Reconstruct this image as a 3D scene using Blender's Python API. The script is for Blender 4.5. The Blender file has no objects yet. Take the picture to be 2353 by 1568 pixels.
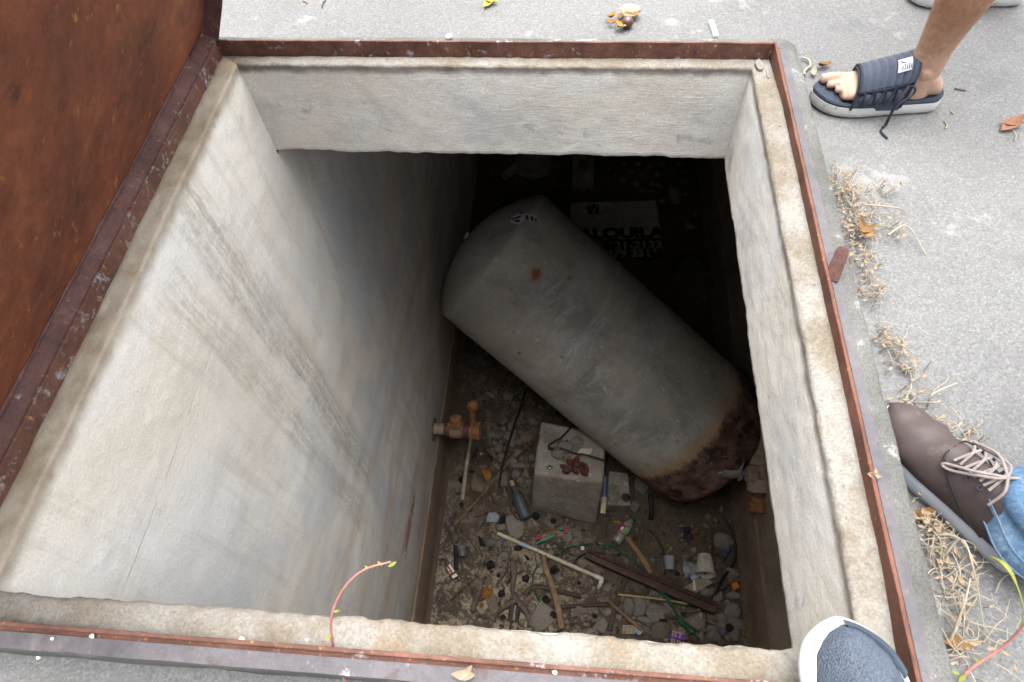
import bpy, bmesh, math, random
from math import radians as R, sin, cos, pi
from mathutils import Vector as V, Matrix, noise as mn, Quaternion
random.seed(11)
sc = bpy.context.scene
col = sc.collection

# ---------------------------------------------------------------- camera
CP = V((0.9171, -0.0790, 0.9860))
PITCH, ROLL, YAW, FPX = 1.0227, -0.0849, 0.1465, 1476.18
PW, PH = 2353.0, 1568.0
_f = V((-sin(YAW)*cos(PITCH), cos(YAW)*cos(PITCH), -sin(PITCH)))
_r = V((cos(YAW), sin(YAW), 0)); _u = _r.cross(_f)
CR = cos(ROLL)*_r + sin(ROLL)*_u
CU = -sin(ROLL)*_r + cos(ROLL)*_u
CF = _f
cd = bpy.data.cameras.new('camera'); cam = bpy.data.objects.new('camera', cd); col.objects.link(cam)
m = Matrix((CR, CU, -CF)).transposed().to_4x4(); m.translation = CP
cam.matrix_world = m
cd.sensor_width = 36.0; cd.lens = FPX/PW*36.0
cd.clip_start = 0.02; cd.clip_end = 300
cd.dof.use_dof = True; cd.dof.focus_distance = 4.0; cd.dof.aperture_fstop = 14.0
sc.camera = cam

# ---------------------------------------------------------------- sky, sun, exposure
SUN_EL, SUN_AZ = 80.0, 15.0            # azimuth from +Y towards +X
w = bpy.data.worlds.new('World'); sc.world = w; w.use_nodes = True
wt = w.node_tree; wt.nodes.clear()
wo = wt.nodes.new('ShaderNodeOutputWorld'); wb = wt.nodes.new('ShaderNodeBackground')
sky = wt.nodes.new('ShaderNodeTexSky'); sky.sky_type = 'NISHITA'; sky.sun_disc = False
sky.sun_elevation = R(SUN_EL); sky.sun_rotation = R(SUN_AZ)
sky.dust_density = 5.0; sky.air_density = 1.0
hs = wt.nodes.new('ShaderNodeHueSaturation'); hs.inputs['Saturation'].default_value = 0.12
wt.links.new(sky.outputs[0], hs.inputs['Color']); wt.links.new(hs.outputs[0], wb.inputs['Color'])
wb.inputs['Strength'].default_value = 0.15
wt.links.new(wb.outputs[0], wo.inputs['Surface'])
sd = bpy.data.lights.new('sun', 'SUN'); so = bpy.data.objects.new('sun', sd); col.objects.link(so)
sd.energy = 1.5; sd.angle = R(64); sd.color = (1.0, 0.965, 0.91)
sdir = V((sin(R(SUN_AZ))*cos(R(SUN_EL)), cos(R(SUN_AZ))*cos(R(SUN_EL)), sin(R(SUN_EL))))
so.rotation_euler = sdir.to_track_quat('Z', 'Y').to_euler()
sc.view_settings.view_transform = 'Standard'; sc.view_settings.look = 'None'
sc.view_settings.gamma = 1.0; sc.view_settings.exposure = 2.25
sc.cycles.max_bounces = 10; sc.cycles.diffuse_bounces = 7; sc.cycles.glossy_bounces = 3
sc.cycles.transmission_bounces = 6; sc.cycles.transparent_max_bounces = 8
sc.cycles.use_denoising = True; sc.cycles.denoising_input_passes = 'RGB_ALBEDO_NORMAL'; sc.cycles.denoising_prefilter = 'ACCURATE'

# ---------------------------------------------------------------- measuring helpers
FZ = -3.8      # pit floor
PZ = -0.11     # pavement
def ray(px, py): return CF + CR*((px-PW/2)/FPX) - CU*((py-PH/2)/FPX)
def gz(px, py, z=FZ):
    d = ray(px, py); return CP + d*((z-CP.z)/d.z)
def gx(px, py, x):
    d = ray(px, py); return CP + d*((x-CP.x)/d.x)
def gd(px, py, dep): return CP + ray(px, py)*dep
def k3(x, y): return (976.6+.4029*x, 861.7+.4029*y)
def k4(x, y): return (976.6+.1832*x, 1177.6+.1832*y)
def k5(x, y): return (1350.0+.2015*x, 1177.6+.2015*y)
def kb(x, y): return (947.9+.2015*x, 890.4+.2015*y)
def kr(x, y): return (1407.4+.1832*x, 919.1+.1832*y)
def kd(x, y): return (1091.5+.2441*x, 321.7+.2441*y)
MPP = 4.65/FPX   # metres per photo pixel on the pit floor near the front
def n3(p, s, seed=0): return mn.noise(V((p[0]*s+seed*7.3, p[1]*s+seed*3.1, p[2]*s-seed*5.7)))

# ---------------------------------------------------------------- material helpers
class NT:
    def __init__(s, name):
        s.m = bpy.data.materials.new(name); s.m.use_nodes = True
        s.t = s.m.node_tree; s.b = s.t.nodes['Principled BSDF']; s._c = {}
    def sv(s, sock, v):
        if isinstance(v, bpy.types.NodeSocket): s.t.links.new(v, sock)
        elif v is not None:
            if hasattr(sock, 'default_value'):
                try: n = len(sock.default_value)
                except TypeError: n = 0
                if n == 4 and not isinstance(v, (int, float)) and len(v) == 3: v = (*v, 1)
                elif n and isinstance(v, (int, float)): v = (v,)*n if n < 4 else (v, v, v, 1)
                sock.default_value = v
    def N(s, typ, **props):
        n = s.t.nodes.new('ShaderNode'+typ)
        for k, v in props.items(): setattr(n, k, v)
        return n
    def pos(s):
        if 'p' not in s._c: s._c['p'] = s.N('NewGeometry').outputs['Position']
        return s._c['p']
    def ob(s):
        if 'o' not in s._c: s._c['o'] = s.N('TexCoord').outputs['Object']
        return s._c['o']
    def rnd(s): return s.N('ObjectInfo').outputs['Random']
    def mp(s, vec, scale=(1,1,1), rot=(0,0,0), loc=(0,0,0)):
        n = s.N('Mapping'); s.sv(n.inputs['Vector'], vec); n.inputs['Scale'].default_value = scale
        n.inputs['Rotation'].default_value = rot; n.inputs['Location'].default_value = loc
        return n.outputs[0]
    def noise(s, vec, scale, detail=4, rough=.55, dist=0):
        n = s.N('TexNoise'); s.sv(n.inputs['Vector'], vec)
        for k, v in (('Scale', scale), ('Detail', detail), ('Roughness', rough), ('Distortion', dist)): s.sv(n.inputs[k], v)
        return n.outputs['Fac']
    def vor(s, vec, scale, feature='F1', out='Distance', rnd=1.0):
        n = s.N('TexVoronoi', feature=feature); s.sv(n.inputs['Vector'], vec); s.sv(n.inputs['Scale'], scale)
        if 'Randomness' in n.inputs: s.sv(n.inputs['Randomness'], rnd)
        return n.outputs[out]
    def ramp(s, fac, stops, interp='LINEAR'):
        n = s.N('ValToRGB'); s.sv(n.inputs[0], fac); cr = n.color_ramp; cr.interpolation = interp
        while len(cr.elements) < len(stops): cr.elements.new(.5)
        for e, (p, c) in zip(cr.elements, stops):
            e.position = p; e.color = (c, c, c, 1) if isinstance(c, (int, float)) else (*c, 1)
        return n.outputs[0]
    def mix(s, fac, a, b, blend='MIX'):
        n = s.N('Mix', data_type='RGBA', blend_type=blend)
        s.sv(n.inputs[0], fac); s.sv(n.inputs[6], a); s.sv(n.inputs[7], b); return n.outputs[2]
    def ma(s, op, a, b=None, c=None, clamp=False):
        n = s.N('Math', operation=op, use_clamp=clamp)
        s.sv(n.inputs[0], a); s.sv(n.inputs[1], b)
        if c is not None: s.sv(n.inputs[2], c)
        return n.outputs[0]
    def ss(s, v, a, b, lo=0.0, hi=1.0):
        n = s.N('MapRange', interpolation_type='SMOOTHSTEP'); s.sv(n.inputs[0], v)
        for i, q in enumerate((a, b, lo, hi)): s.sv(n.inputs[i+1], q)
        return n.outputs[0]
    def sep(s, vec):
        n = s.N('SeparateXYZ'); s.sv(n.inputs[0], vec); return n.outputs
    def bump(s, h, strength=.5, dist=.01, nrm=None):
        n = s.N('Bump'); s.sv(n.inputs['Height'], h); s.sv(n.inputs['Strength'], strength); s.sv(n.inputs['Distance'], dist)
        if nrm is not None: s.sv(n.inputs['Normal'], nrm)
        return n.outputs[0]
    def out(s, color=None, rough=.8, metal=0, normal=None, spec=.3, **kw):
        s.sv(s.b.inputs['Base Color'], color); s.sv(s.b.inputs['Roughness'], rough); s.sv(s.b.inputs['Metallic'], metal)
        s.sv(s.b.inputs['Specular IOR Level'], spec)
        if normal is not None: s.sv(s.b.inputs['Normal'], normal)
        for k, v in kw.items(): s.sv(s.b.inputs[k], v)
        return s.m
M = {}

def m_pavement():
    n = NT('pavement_concrete'); p = n.pos()
    big = n.noise(p, 1.3, 5); mid = n.noise(p, 9, 5, .65)
    c = n.mix(n.ramp(big, [(.3, 0), (.7, 1)]), (.080, .081, .084), (.125, .124, .123))
    c = n.mix(n.ma('MULTIPLY', n.ss(mid, .5, .68), .35), c, (.082, .082, .084))
    cell = n.vor(p, 280, out='Color'); g = n.sep(cell)[0]
    c = n.mix(.36, c, n.ramp(g, [(.0, (.06, .06, .062)), (.3, (.112, .112, .112)), (.72, (.14, .139, .137)), (1, (.225, .222, .218))]))
    fine = n.noise(p, 420, 3, .7)
    c = n.mix(.28, c, n.ramp(fine, [(.3, .25), (.7, .72)]), 'OVERLAY')
    pits = n.ss(n.vor(p, 60), .10, .16); pk = n.ss(n.noise(p, 30, 2), .55, .62)
    c = n.mix(n.ma('MULTIPLY', n.ma('SUBTRACT', 1.0, pits), pk), c, (.10, .10, .10))
    wh = n.ma('MULTIPLY', n.ss(n.noise(p, 5.5, 6, .7), .60, .68), .45)
    c = n.mix(wh, c, (.225, .222, .218))
    dk = n.ss(n.noise(n.mp(p, loc=(2, 6, 0)), 2.6, 6, .7, .5), .56, .70); c = n.mix(n.ma('MULTIPLY', dk, .4), c, (.062, .062, .064))
    h = n.ma('ADD', n.ma('MULTIPLY', n.noise(p, 260, 4, .7), .6), n.ma('MULTIPLY', g, .5))
    return n.out(c, .9, normal=n.bump(h, .55, .004), spec=.2)
def m_curb():
    n = NT('old_curb_concrete'); p = n.pos()
    big = n.noise(p, 4, 6, .65)
    c = n.ramp(big, [(.25, (.048, .048, .044)), (.5, (.09, .09, .084)), (.75, (.14, .139, .134))])
    fine = n.noise(p, 300, 3, .7)
    c = n.mix(.5, c, n.ramp(fine, [(.3, .2), (.7, .9)]), 'OVERLAY')
    wh = n.ss(n.noise(p, 16, 6, .7), .60, .66)
    c = n.mix(n.ma('MULTIPLY', wh, .75), c, (.25, .247, .24))
    sp = n.ss(n.vor(p, 60), .10, .20); c = n.mix(n.ma('MULTIPLY', n.ma('MULTIPLY', n.ma('SUBTRACT', 1, sp), n.ss(n.noise(p, 13, 4, .7), .52, .62)), .6), c, (.24, .235, .22))
    return n.out(c, .92, normal=n.bump(n.noise(p, 130, 6, .75), .8, .006), spec=.15)
def plaster(name, extra=None, tone=1.0):
    n = NT(name); p = n.pos(); x, y, z = n.sep(p)
    a = n.noise(p, 2.2, 6, .6); b = n.noise(n.mp(p, loc=(3, 1, 7)), 6.5, 6, .62)
    c = n.ramp(a, [(.28, (.61*tone, .555*tone, .475*tone)), (.5, (.68*tone, .65*tone, .60*tone)), (.72, (.655*tone, .665*tone, .67*tone))])
    c = n.mix(n.ma('MULTIPLY', n.ss(b, .52, .70), .45), c, (.52*tone, .50*tone, .47*tone))
    c = n.mix(n.ma('MULTIPLY', n.ss(n.noise(p, 3.4, 5, .6, .6), .56, .66), .45), c, (.72*tone, .735*tone, .75*tone))
    h = n.ma('ADD', n.ma('MULTIPLY', n.noise(p, 95, 6, .72), .7), n.ma('MULTIPLY', n.noise(p, 14, 5, .6), 1.2))
    fine = n.noise(p, 240, 3, .7)
    c = n.mix(.38, c, n.ramp(fine, [(.3, .28), (.7, .78)]), 'OVERLAY')
    c = n.mix(n.ma('MULTIPLY', n.ss(n.noise(n.mp(p, loc=(8, 3, 1)), 52, 5, .75), .64, .72), .3), c, (.27, .235, .19))
    if extra: c, h = extra(n, p, x, y, z, c, h)
    return n.out(c, .93, normal=n.bump(h, .55, .005), spec=.12)
def ex_rim(n, p, x, y, z, c, h):
    # sandy weathered ledge and rust run-off under the frame, grey mildew low on the neck
    led = n.ss(n.ma('ADD', z, n.ma('MULTIPLY', n.noise(p, 22, 4), .02)), -.052, -.030)
    sand = n.mix(n.ss(n.noise(p, 7, 5, .65), .40, .66), (.185, .175, .16), (.132, .113, .088))
    sand = n.mix(n.ma('MULTIPLY', n.ss(n.noise(p, 8, 5, .75), .57, .72), .55), sand, (.16, .11, .06))
    sand = n.mix(n.ma('MULTIPLY', n.ss(n.noise(p, 70, 3, .7), .62, .70), .7), sand, (.11, .08, .06))
    gr1 = n.vor(p, 300, out='Color'); sand = n.mix(.34, sand, n.ramp(n.sep(gr1)[0], [(0, .28), (.5, .5), (1, .74)]), 'OVERLAY')
    sand = n.mix(n.ma('MULTIPLY', n.ss(n.noise(n.mp(p, loc=(4, 4, 4)), 28, 6, .8), .54, .66), .5), sand, (.115, .095, .07))
    c = n.mix(led, c, sand)
    h = n.ma('ADD', h, n.ma('MULTIPLY', led, n.ma('MULTIPLY', n.sep(gr1)[0], .8)))
    md = n.ma('MAXIMUM', n.ss(n.noise(p, 9, 6, .7, .3), .57, .68), n.ma('MULTIPLY', n.ss(n.noise(n.mp(p, loc=(5, 2, 4)), 3.5, 6, .72), .48, .64), .45))
    zz = n.ma('MULTIPLY', n.ss(z, -.10, -.17), n.ss(z, -.33, -.26))
    c = n.mix(n.ma('MULTIPLY', n.ma('MULTIPLY', md, zz), .7), c, (.25, .27, .29))
    h = n.ma('ADD', h, n.ma('MULTIPLY', n.noise(n.mp(p, (10, 10, 60)), 3, 5, .7), .8))
    return c, h
def ex_left(n, p, x, y, z, c, h):
    wob = n.ma('MULTIPLY', n.ma('SUBTRACT', n.noise(n.mp(p, (1, 1, .6)), 2.5, 4), .5), .16)
    yy = n.ma('ADD', y, wob)
    wv = n.ma('ADD', n.ma('MULTIPLY', n.noise(p, 3.0, 3), .07), n.ma('MULTIPLY', n.noise(p, 30, 4, .7), .012))
    cx = n.N('CombineXYZ'); n.sv(cx.inputs[1], n.ma('ADD', y, wv)); n.sv(cx.inputs[2], z); pw = cx.outputs[0]
    streak = n.noise(n.mp(pw, (1, 20, .9)), 2.0, 6, .7)
    streak2 = n.noise(n.mp(pw, (1, 55, 5)), 2.0, 6, .8); mott = n.noise(p, 38, 6, .8)
    dirt = n.ss(n.ma('ADD', n.ma('ADD', n.ma('MULTIPLY', streak, .45), n.ma('MULTIPLY', streak2, .28)), n.ma('MULTIPLY', mott, .34)), .42, .64)
    def band(y0, hw, z0, z1, k):
        d = n.ma('ABSOLUTE', n.ma('SUBTRACT', yy, y0))
        q = n.ma('MULTIPLY', n.ss(d, hw, hw*.25), n.ma('MULTIPLY', n.ss(z, z0+.03, z0-.05), n.ss(z, z1, z1+.5)))
        return n.ma('MULTIPLY', n.ma('MULTIPLY', q, dirt), k)
    st = n.ma('MAXIMUM', band(.90, .125, -.02, -2.3, 1.0), band(.72, .10, -.10, -2.2, .75))
    st = n.ma('MAXIMUM', st, band(.60, .05, -.04, -.7, .5))
    c = n.mix(n.ma('MULTIPLY', st, .68), c, (.24, .205, .155))
    # brown damp, bluish patches stronger with depth, faint vertical runs all over the wall
    run = n.ss(n.noise(n.mp(p, (1, 7, .5), loc=(0, 4, 2)), 2.2, 5, .65), .50, .68)
    c = n.mix(n.ma('MULTIPLY', run, .35), c, (.42, .395, .35))
    cool = n.ss(n.noise(n.mp(p, (1, 1.6, .8), loc=(0, 12, 3)), 1.6, 5, .6), .47, .62)
    c = n.mix(n.ma('MULTIPLY', n.ma('MULTIPLY', cool, n.ss(z, -.25, -1.0)), .6), c, (.47, .52, .58))
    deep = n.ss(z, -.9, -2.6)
    warm = n.ss(n.noise(n.mp(p, (1, .8, 3.0), loc=(0, 9, 5)), 1.5, 5, .6), .46, .62)
    c = n.mix(n.ma('MULTIPLY', n.ma('MULTIPLY', deep, warm), .5), c, (.47, .33, .25))
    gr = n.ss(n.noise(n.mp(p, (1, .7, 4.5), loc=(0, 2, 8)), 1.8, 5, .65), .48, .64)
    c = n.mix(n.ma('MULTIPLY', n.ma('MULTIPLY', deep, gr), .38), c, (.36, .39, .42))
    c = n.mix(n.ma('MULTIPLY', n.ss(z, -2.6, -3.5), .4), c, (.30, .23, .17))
    # red brush mark low on the wall
    rm = n.ma('MULTIPLY', n.ss(n.ma('ABSOLUTE', n.ma('SUBTRACT', z, -2.88)), .06, .03), n.ss(n.ma('ABSOLUTE', n.ma('SUBTRACT', y, .93)), .22, .16))
    c = n.mix(n.ma('MULTIPLY', n.ma('MULTIPLY', rm, n.ss(n.noise(p, 14, 4), .35, .5)), .7), c, (.28, .06, .05))
    # ledge: sandy brown
    led = n.ss(n.ma('ADD', z, n.ma('MULTIPLY', n.noise(p, 22, 4), .03)), -.062, -.020)
    sand = n.mix(n.ss(n.noise(p, 7, 5, .65), .42, .62), (.25, .215, .165), (.165, .118, .065))
    c = n.mix(n.ma('MULTIPLY', led, .85), c, sand)
    # settlement cracks along the pour line
    def crack(zc, amp, sc_, y0, y1, wd, seed):
        wv = n.ma('MULTIPLY', n.ma('SUBTRACT', n.noise(n.mp(p, loc=(seed, seed, 0)), sc_, 5, .65), .5), amp)
        d = n.ma('ABSOLUTE', n.ma('SUBTRACT', n.ma('ADD', z, wv), zc))
        return n.ma('MULTIPLY', n.ss(d, wd, wd*.3), n.ma('MULTIPLY', n.ss(y, y0, y0+.05), n.ss(y, y1, y1-.1)))
    k = n.ma('MAXIMUM', crack(-.36, .05, 3.0, .02, .72, .003, 1), n.ma('MULTIPLY', crack(-.47, .10, 3.2, .80, 1.30, .005, 4), .4))
    k = n.ma('MAXIMUM', k, n.ma('MULTIPLY', crack(-1.05, .8, 1.2, 1.15, 1.5, .004, 6), .7))
    c = n.mix(n.ma('MULTIPLY', n.ma('MULTIPLY', k, n.ss(n.noise(p, 7, 4, .7), .42, .60)), .5), c, (.26, .22, .175))
    h = n.ma('SUBTRACT', h, n.ma('MULTIPLY', k, .12))
    return c, h
def m_chamber():
    n = NT('damp_chamber_plaster'); p = n.pos(); x, y, z = n.sep(p)
    a = n.noise(n.mp(p, (1, 1, .35)), 2.2, 6, .65)
    c = n.ramp(a, [(.3, (.22, .175, .135)), (.55, (.32, .27, .215)), (.75, (.39, .345, .29))])
    c = n.mix(n.ma('MULTIPLY', n.ss(n.noise(p, 20, 6, .7), .52, .66), .6), c, (.10, .075, .055))
    return n.out(c, .9, normal=n.bump(n.noise(p, 60, 6, .7), .6, .006), spec=.15)
def m_floor():
    n = NT('dirty_pit_floor'); p = n.pos()
    big = n.noise(p, 2.0, 5, .6); med = n.noise(p, 9, 6, .72, .4); fine = n.noise(p, 46, 5, .75, .6)
    base = n.ramp(big, [(.3, (.038, .028, .021)), (.5, (.065, .048, .035)), (.7, (.10, .078, .058))])
    sp = n.ss(n.ma('ADD', n.ma('MULTIPLY', med, .6), n.ma('MULTIPLY', fine, .45)), .49, .60)
    fx, fy, fz = n.sep(p)
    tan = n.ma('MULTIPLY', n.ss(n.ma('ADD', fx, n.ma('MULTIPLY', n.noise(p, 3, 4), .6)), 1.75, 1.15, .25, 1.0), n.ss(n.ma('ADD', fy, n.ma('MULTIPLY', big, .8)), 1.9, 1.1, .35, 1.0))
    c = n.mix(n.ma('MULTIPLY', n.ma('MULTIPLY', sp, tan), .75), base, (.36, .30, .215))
    brown = n.ss(n.noise(n.mp(p, loc=(4, 2, 0)), 2.8, 5, .6), .55, .68)
    c = n.mix(n.ma('MULTIPLY', brown, .75), c, (.075, .045, .025))
    c = n.mix(n.ma('MULTIPLY', n.ss(n.noise(n.mp(p, loc=(1, 7, 0)), 5, 4, .6), .66, .72), .6), c, (.30, .15, .03))
    h = n.ma('ADD', med, n.ma('MULTIPLY', fine, .5))
    return n.out(c, n.ramp(big, [(.3, .5), (.6, .9)]), normal=n.bump(h, .8, .015), spec=.3)
def rust(name, cols, scale=7, bright=.0, white=0.0, rough=.7, spec=.3, orange=.4, metal=0.0):
    n = NT(name); p = n.pos()
    a = n.noise(p, scale, 6, .68); b = n.noise(p, scale*6, 6, .72)
    c = n.ramp(a, [(.28, cols[0]), (.5, cols[1]), (.72, cols[2])])
    c = n.mix(.5, c, n.ramp(b, [(.3, .22), (.7, .78)]), 'OVERLAY')
    if orange: c = n.mix(n.ma('MULTIPLY', n.ss(n.noise(n.mp(p, (1.6, 1.6, .8), loc=(2, 5, 1)), scale*4.5, 5, .75), .60, .70), orange), c, (.52, .25, .045))
    dk = n.ss(n.noise(n.mp(p, loc=(9, 1, 3)), scale*3.2, 5, .7), .58, .68); c = n.mix(n.ma('MULTIPLY', dk, .6), c, (.05, .024, .017))
    if white: c = n.mix(n.ss(n.noise(n.mp(p, loc=(5, 5, 5)), scale*2.6, 6, .8), .64-white*.16, .74-white*.16), c, (.245, .225, .24))
    h = n.ma('ADD', n.noise(p, scale*14, 5, .75), n.ma('MULTIPLY', a, .7))
    return n.out(c, n.ramp(b, [(.3, rough-.2), (.7, min(1, rough+.15))]), metal, n.bump(h, .6, .004), spec)
def m_tank(kind):
    n = NT('tank_'+kind); o = n.ob(); x, y, z = n.sep(o)     # local z runs from tank bottom to tank top
    a = n.noise(o, 2.6, 5, .6)
    c = n.ramp(a, [(.3, (.235, .228, .213)), (.5, (.295, .275, .243)), (.7, (.325, .30, .26))])
    # dusty, scuffed and smeared grime, running round the shell and along it
    sm = n.noise(n.mp(o, (1.6, 1.6, .8), rot=(0, .5, .3)), 1.5, 7, .70, .8)
    c = n.mix(n.ma('MULTIPLY', n.ss(n.ma('ADD', sm, n.ma('MULTIPLY', y, .10)), .46, .64), .62), c, (.155, .16, .168))
    sw = n.noise(n.mp(o, (.9, .9, 3.2), rot=(.75, .1, .5)), 3.2, 8, .78, .6)
    c = n.mix(n.ma('MULTIPLY', n.ma('MULTIPLY', n.ss(sw, .50, .62), n.ss(n.noise(n.mp(o, loc=(2, 8, 4)), 2.0, 3), .42, .60)), .6), c, (.42, .42, .405))
    sm2 = n.noise(n.mp(o, (1.1, 1.1, 2.0), rot=(.5, .2, .4)), 1.7, 7, .68, .5)
    c = n.mix(n.ma('MULTIPLY', n.ss(sm2, .48, .62), .4), c, (.40, .40, .39))
    fl = n.ss(n.noise(o, 26, 6, .8), .58, .68)
    c = n.mix(n.ma('MULTIPLY', fl, n.ma('MULTIPLY', n.ss(n.noise(n.mp(o, loc=(3, 3, 3)), 2.2, 3), .38, .52), .9)), c, (.50, .505, .50))
    fine = n.noise(o, 120, 3, .7); c = n.mix(.25, c, n.ramp(fine, [(.3, .3), (.7, .75)]), 'OVERLAY')
    # rust spots with runs
    v = n.vor(n.mp(o, loc=(.3, .1, .2)), 6.5); rs = n.ma('MULTIPLY', n.ss(v, .16, .05), n.ss(n.noise(o, 40, 5, .7), .42, .52))
    c = n.mix(n.ma('MULTIPLY', rs, .8), c, (.20, .085, .03))
    for sp_, r1, k_ in ((SPOT, .075, 1.0), (SPOT2, .035, .5)):
        vd = n.N('VectorMath', operation='DISTANCE'); n.sv(vd.inputs[0], o); vd.inputs[1].default_value = sp_
        dd = n.ma('ADD', vd.outputs['Value'], n.ma('MULTIPLY', n.ma('SUBTRACT', n.noise(o, 22, 5, .75), .5), .10))
        c = n.mix(n.ma('MULTIPLY', n.ss(dd, r1, r1*.2), .75*k_), c, (.24, .115, .05))
        c = n.mix(n.ma('MULTIPLY', n.ss(dd, r1*.45, r1*.25), .8*k_), c, (.17, .055, .02))
    # a dull girth weld
    gw = n.ss(n.ma('ABSOLUTE', n.ma('SUBTRACT', z, GIRTH)), .012, .003)
    wl = n.ma('MULTIPLY', gw, .3)
    c = n.mix(n.ma('MULTIPLY', wl, .45), c, (.12, .105, .09))
    # thin rust runs creeping up from the lower end
    rn = n.ss(n.noise(n.mp(o, (5, 5, .5), loc=(7, 7, 0)), 2.4, 5, .7), .58, .68)
    c = n.mix(n.ma('MULTIPLY', n.ma('MULTIPLY', rn, n.ss(z, .62, .15)), .5), c, (.26, .14, .06))
    # the rusted lower end: scale and dark holes eating up the paint
    edge = n.ma('ADD', z, n.ma('MULTIPLY', n.ma('SUBTRACT', n.noise(o, 9, 6, .7), .5), .16))
    rz = n.ss(edge, TANK_RUST+.05, TANK_RUST-.02)
    halo = n.ss(edge, TANK_RUST+.16, TANK_RUST+.02)
    c = n.mix(n.ma('MULTIPLY', halo, .55), c, (.34, .175, .065))
    rc = n.ramp(n.noise(o, 9, 7, .75), [(.3, (.026, .016, .015)), (.45, (.075, .041, .030)), (.58, (.145, .095, .077)), (.72, (.21, .155, .135))])
    rc = n.mix(n.ma('MULTIPLY', n.ss(n.noise(n.mp(o, loc=(6, 2, 1)), 14, 5, .75), .58, .66), .8), rc, (.30, .14, .04))
    rc = n.mix(n.ss(n.noise(n.mp(o, loc=(1, 2, 9)), 7, 6, .7), .52, .58), rc, (.022, .015, .016))
    c = n.mix(rz, c, rc)
    h = n.ma('ADD', n.ma('MULTIPLY', n.noise(o, 9, 3), .5), n.ma('MULTIPLY', rz, n.noise(o, 40, 5, .75)))
    return n.out(c, n.mix(rz, (.62,)*3, (.8,)*3), normal=n.bump(h, .5, .01), spec=.35)
def simple(name, c0, c1=None, scale=20, rough=.8, metal=0, spec=.3, bump=.4, bd=.003, speck=None, ob=True, **kw):
    n = NT(name); o = n.ob() if ob else n.pos()
    c1 = c1 or tuple(q*.6 for q in c0)
    f = n.noise(o, scale, 6, .68)
    c = n.ramp(f, [(.3, c1), (.7, c0)])
    if speck: c = n.mix(n.ss(n.noise(n.mp(o, loc=(3, 8, 2)), scale*3, 5, .75), .58, .66), c, speck)
    return n.out(c, rough, metal, n.bump(n.noise(o, scale*5, 5, .7), bump, bd) if bump else None, spec, **kw)
def stone_mat():
    n = NT('broken_concrete'); o = n.ob(); r = n.rnd()
    f = n.noise(o, 12, 6, .7)
    a = n.ramp(r, [(0, (.22, .19, .155)), (.35, (.29, .26, .225)), (.6, (.255, .24, .22)), (.85, (.20, .165, .13)), (1, (.26, .195, .13))])
    b = n.mix(.7, a, (.12, .10, .08), 'MULTIPLY')
    c = n.mix(n.ramp(f, [(.3, 0), (.65, 1)]), b, a)
    c = n.mix(n.ss(n.noise(o, 60, 4, .75), .60, .68), c, (.08, .065, .05))
    return n.out(c, .9, normal=n.bump(n.noise(o, 45, 6, .75), .7, .006), spec=.2)
def weave(name, c0, c1, sx=420, sy=420, rough=.85):
    n = NT(name); o = n.ob()
    wv = n.N('TexWave', wave_type='BANDS', bands_direction='DIAGONAL'); n.sv(wv.inputs['Vector'], n.mp(o, (1, 1, 1))); wv.inputs['Scale'].default_value = sx/6.28; wv.inputs['Distortion'].default_value = 1.0
    wv2 = n.N('TexWave', wave_type='BANDS', bands_direction='X'); n.sv(wv2.inputs['Vector'], n.mp(o, (1, -1, 1), rot=(0, 0, .6))); wv2.inputs['Scale'].default_value = sy/6.28
    q = n.ma('MULTIPLY', wv.outputs['Fac'], wv2.outputs['Fac'])
    f = n.noise(o, 14, 4, .6)
    c = n.mix(n.ramp(f, [(.3, .15), (.7, .85)]), c1, c0)
    c = n.mix(n.ma('MULTIPLY', q, .5), c, tuple(min(1, v*1.5+.03) for v in c0))
    return n.out(c, rough, normal=n.bump(q, .5, .002), spec=.15, **{'Sheen Weight': .2})
def denim():
    n = NT('washed_denim'); o = n.ob()
    f = n.noise(n.mp(o, (1, 1, .6)), 9, 6, .7); g = n.noise(n.mp(o, (1, 1, .25)), 160, 3, .7)
    c = n.ramp(f, [(.28, (.028, .058, .105)), (.5, (.066, .118, .19)), (.72, (.15, .215, .295))])
    c = n.mix(.45, c, n.ramp(g, [(.3, .2), (.7, .85)]), 'OVERLAY')
    c = n.mix(n.ss(n.noise(o, 26, 4, .7), .66, .72), c, (.28, .34, .40))
    return n.out(c, .9, normal=n.bump(n.ma('ADD', g, f), .5, .004), spec=.15)
def skin_mat():
    n = NT('skin'); o = n.pos()
    f = n.noise(o, 14, 5, .6); g = n.noise(o, 70, 4, .6)
    c = n.ramp(f, [(.3, (.165, .080, .042)), (.7, (.235, .125, .072))])
    c = n.mix(n.ma('MULTIPLY', n.ss(g, .48, .66), .45), c, (.28, .13, .085))
    x, y, z = n.sep(o)
    c = n.mix(n.ma('MULTIPLY', n.ss(z, .16, -.06), .75), c, (.36, .24, .18))     # paler foot below the tan line
    c = n.mix(n.ma('MULTIPLY', n.ma('MULTIPLY', n.ss(n.noise(n.mp(o, (1, 1, .25)), 240, 3, .6), .56, .66), n.ss(z, -.02, .06)), .5), c, (.10, .05, .03))
    return n.out(c, .5, normal=n.bump(n.ma('ADD', g, n.noise(n.mp(o, (1, 1, .4)), 34, 3, .6)), .6, .004), spec=.35, **{'Subsurface Weight': .15, 'Subsurface Radius': (.012, .004, .002), 'Subsurface Scale': 1.0})
def plastic(name, c, rough=.35, alpha=1.0, trans=0.0, bump=.2):
    n = NT(name); o = n.ob()
    f = n.noise(o, 40, 5, .7)
    cc = n.mix(n.ss(f, .5, .68), c, tuple(v*.55+.02 for v in c))
    return n.out(cc, rough, normal=n.bump(f, bump, .003), spec=.5, **({'Transmission Weight': trans} if trans else {}), **({'Alpha': alpha} if alpha < 1 else {}))
TANK_RUST = 0.11; GIRTH = 1.02

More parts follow.
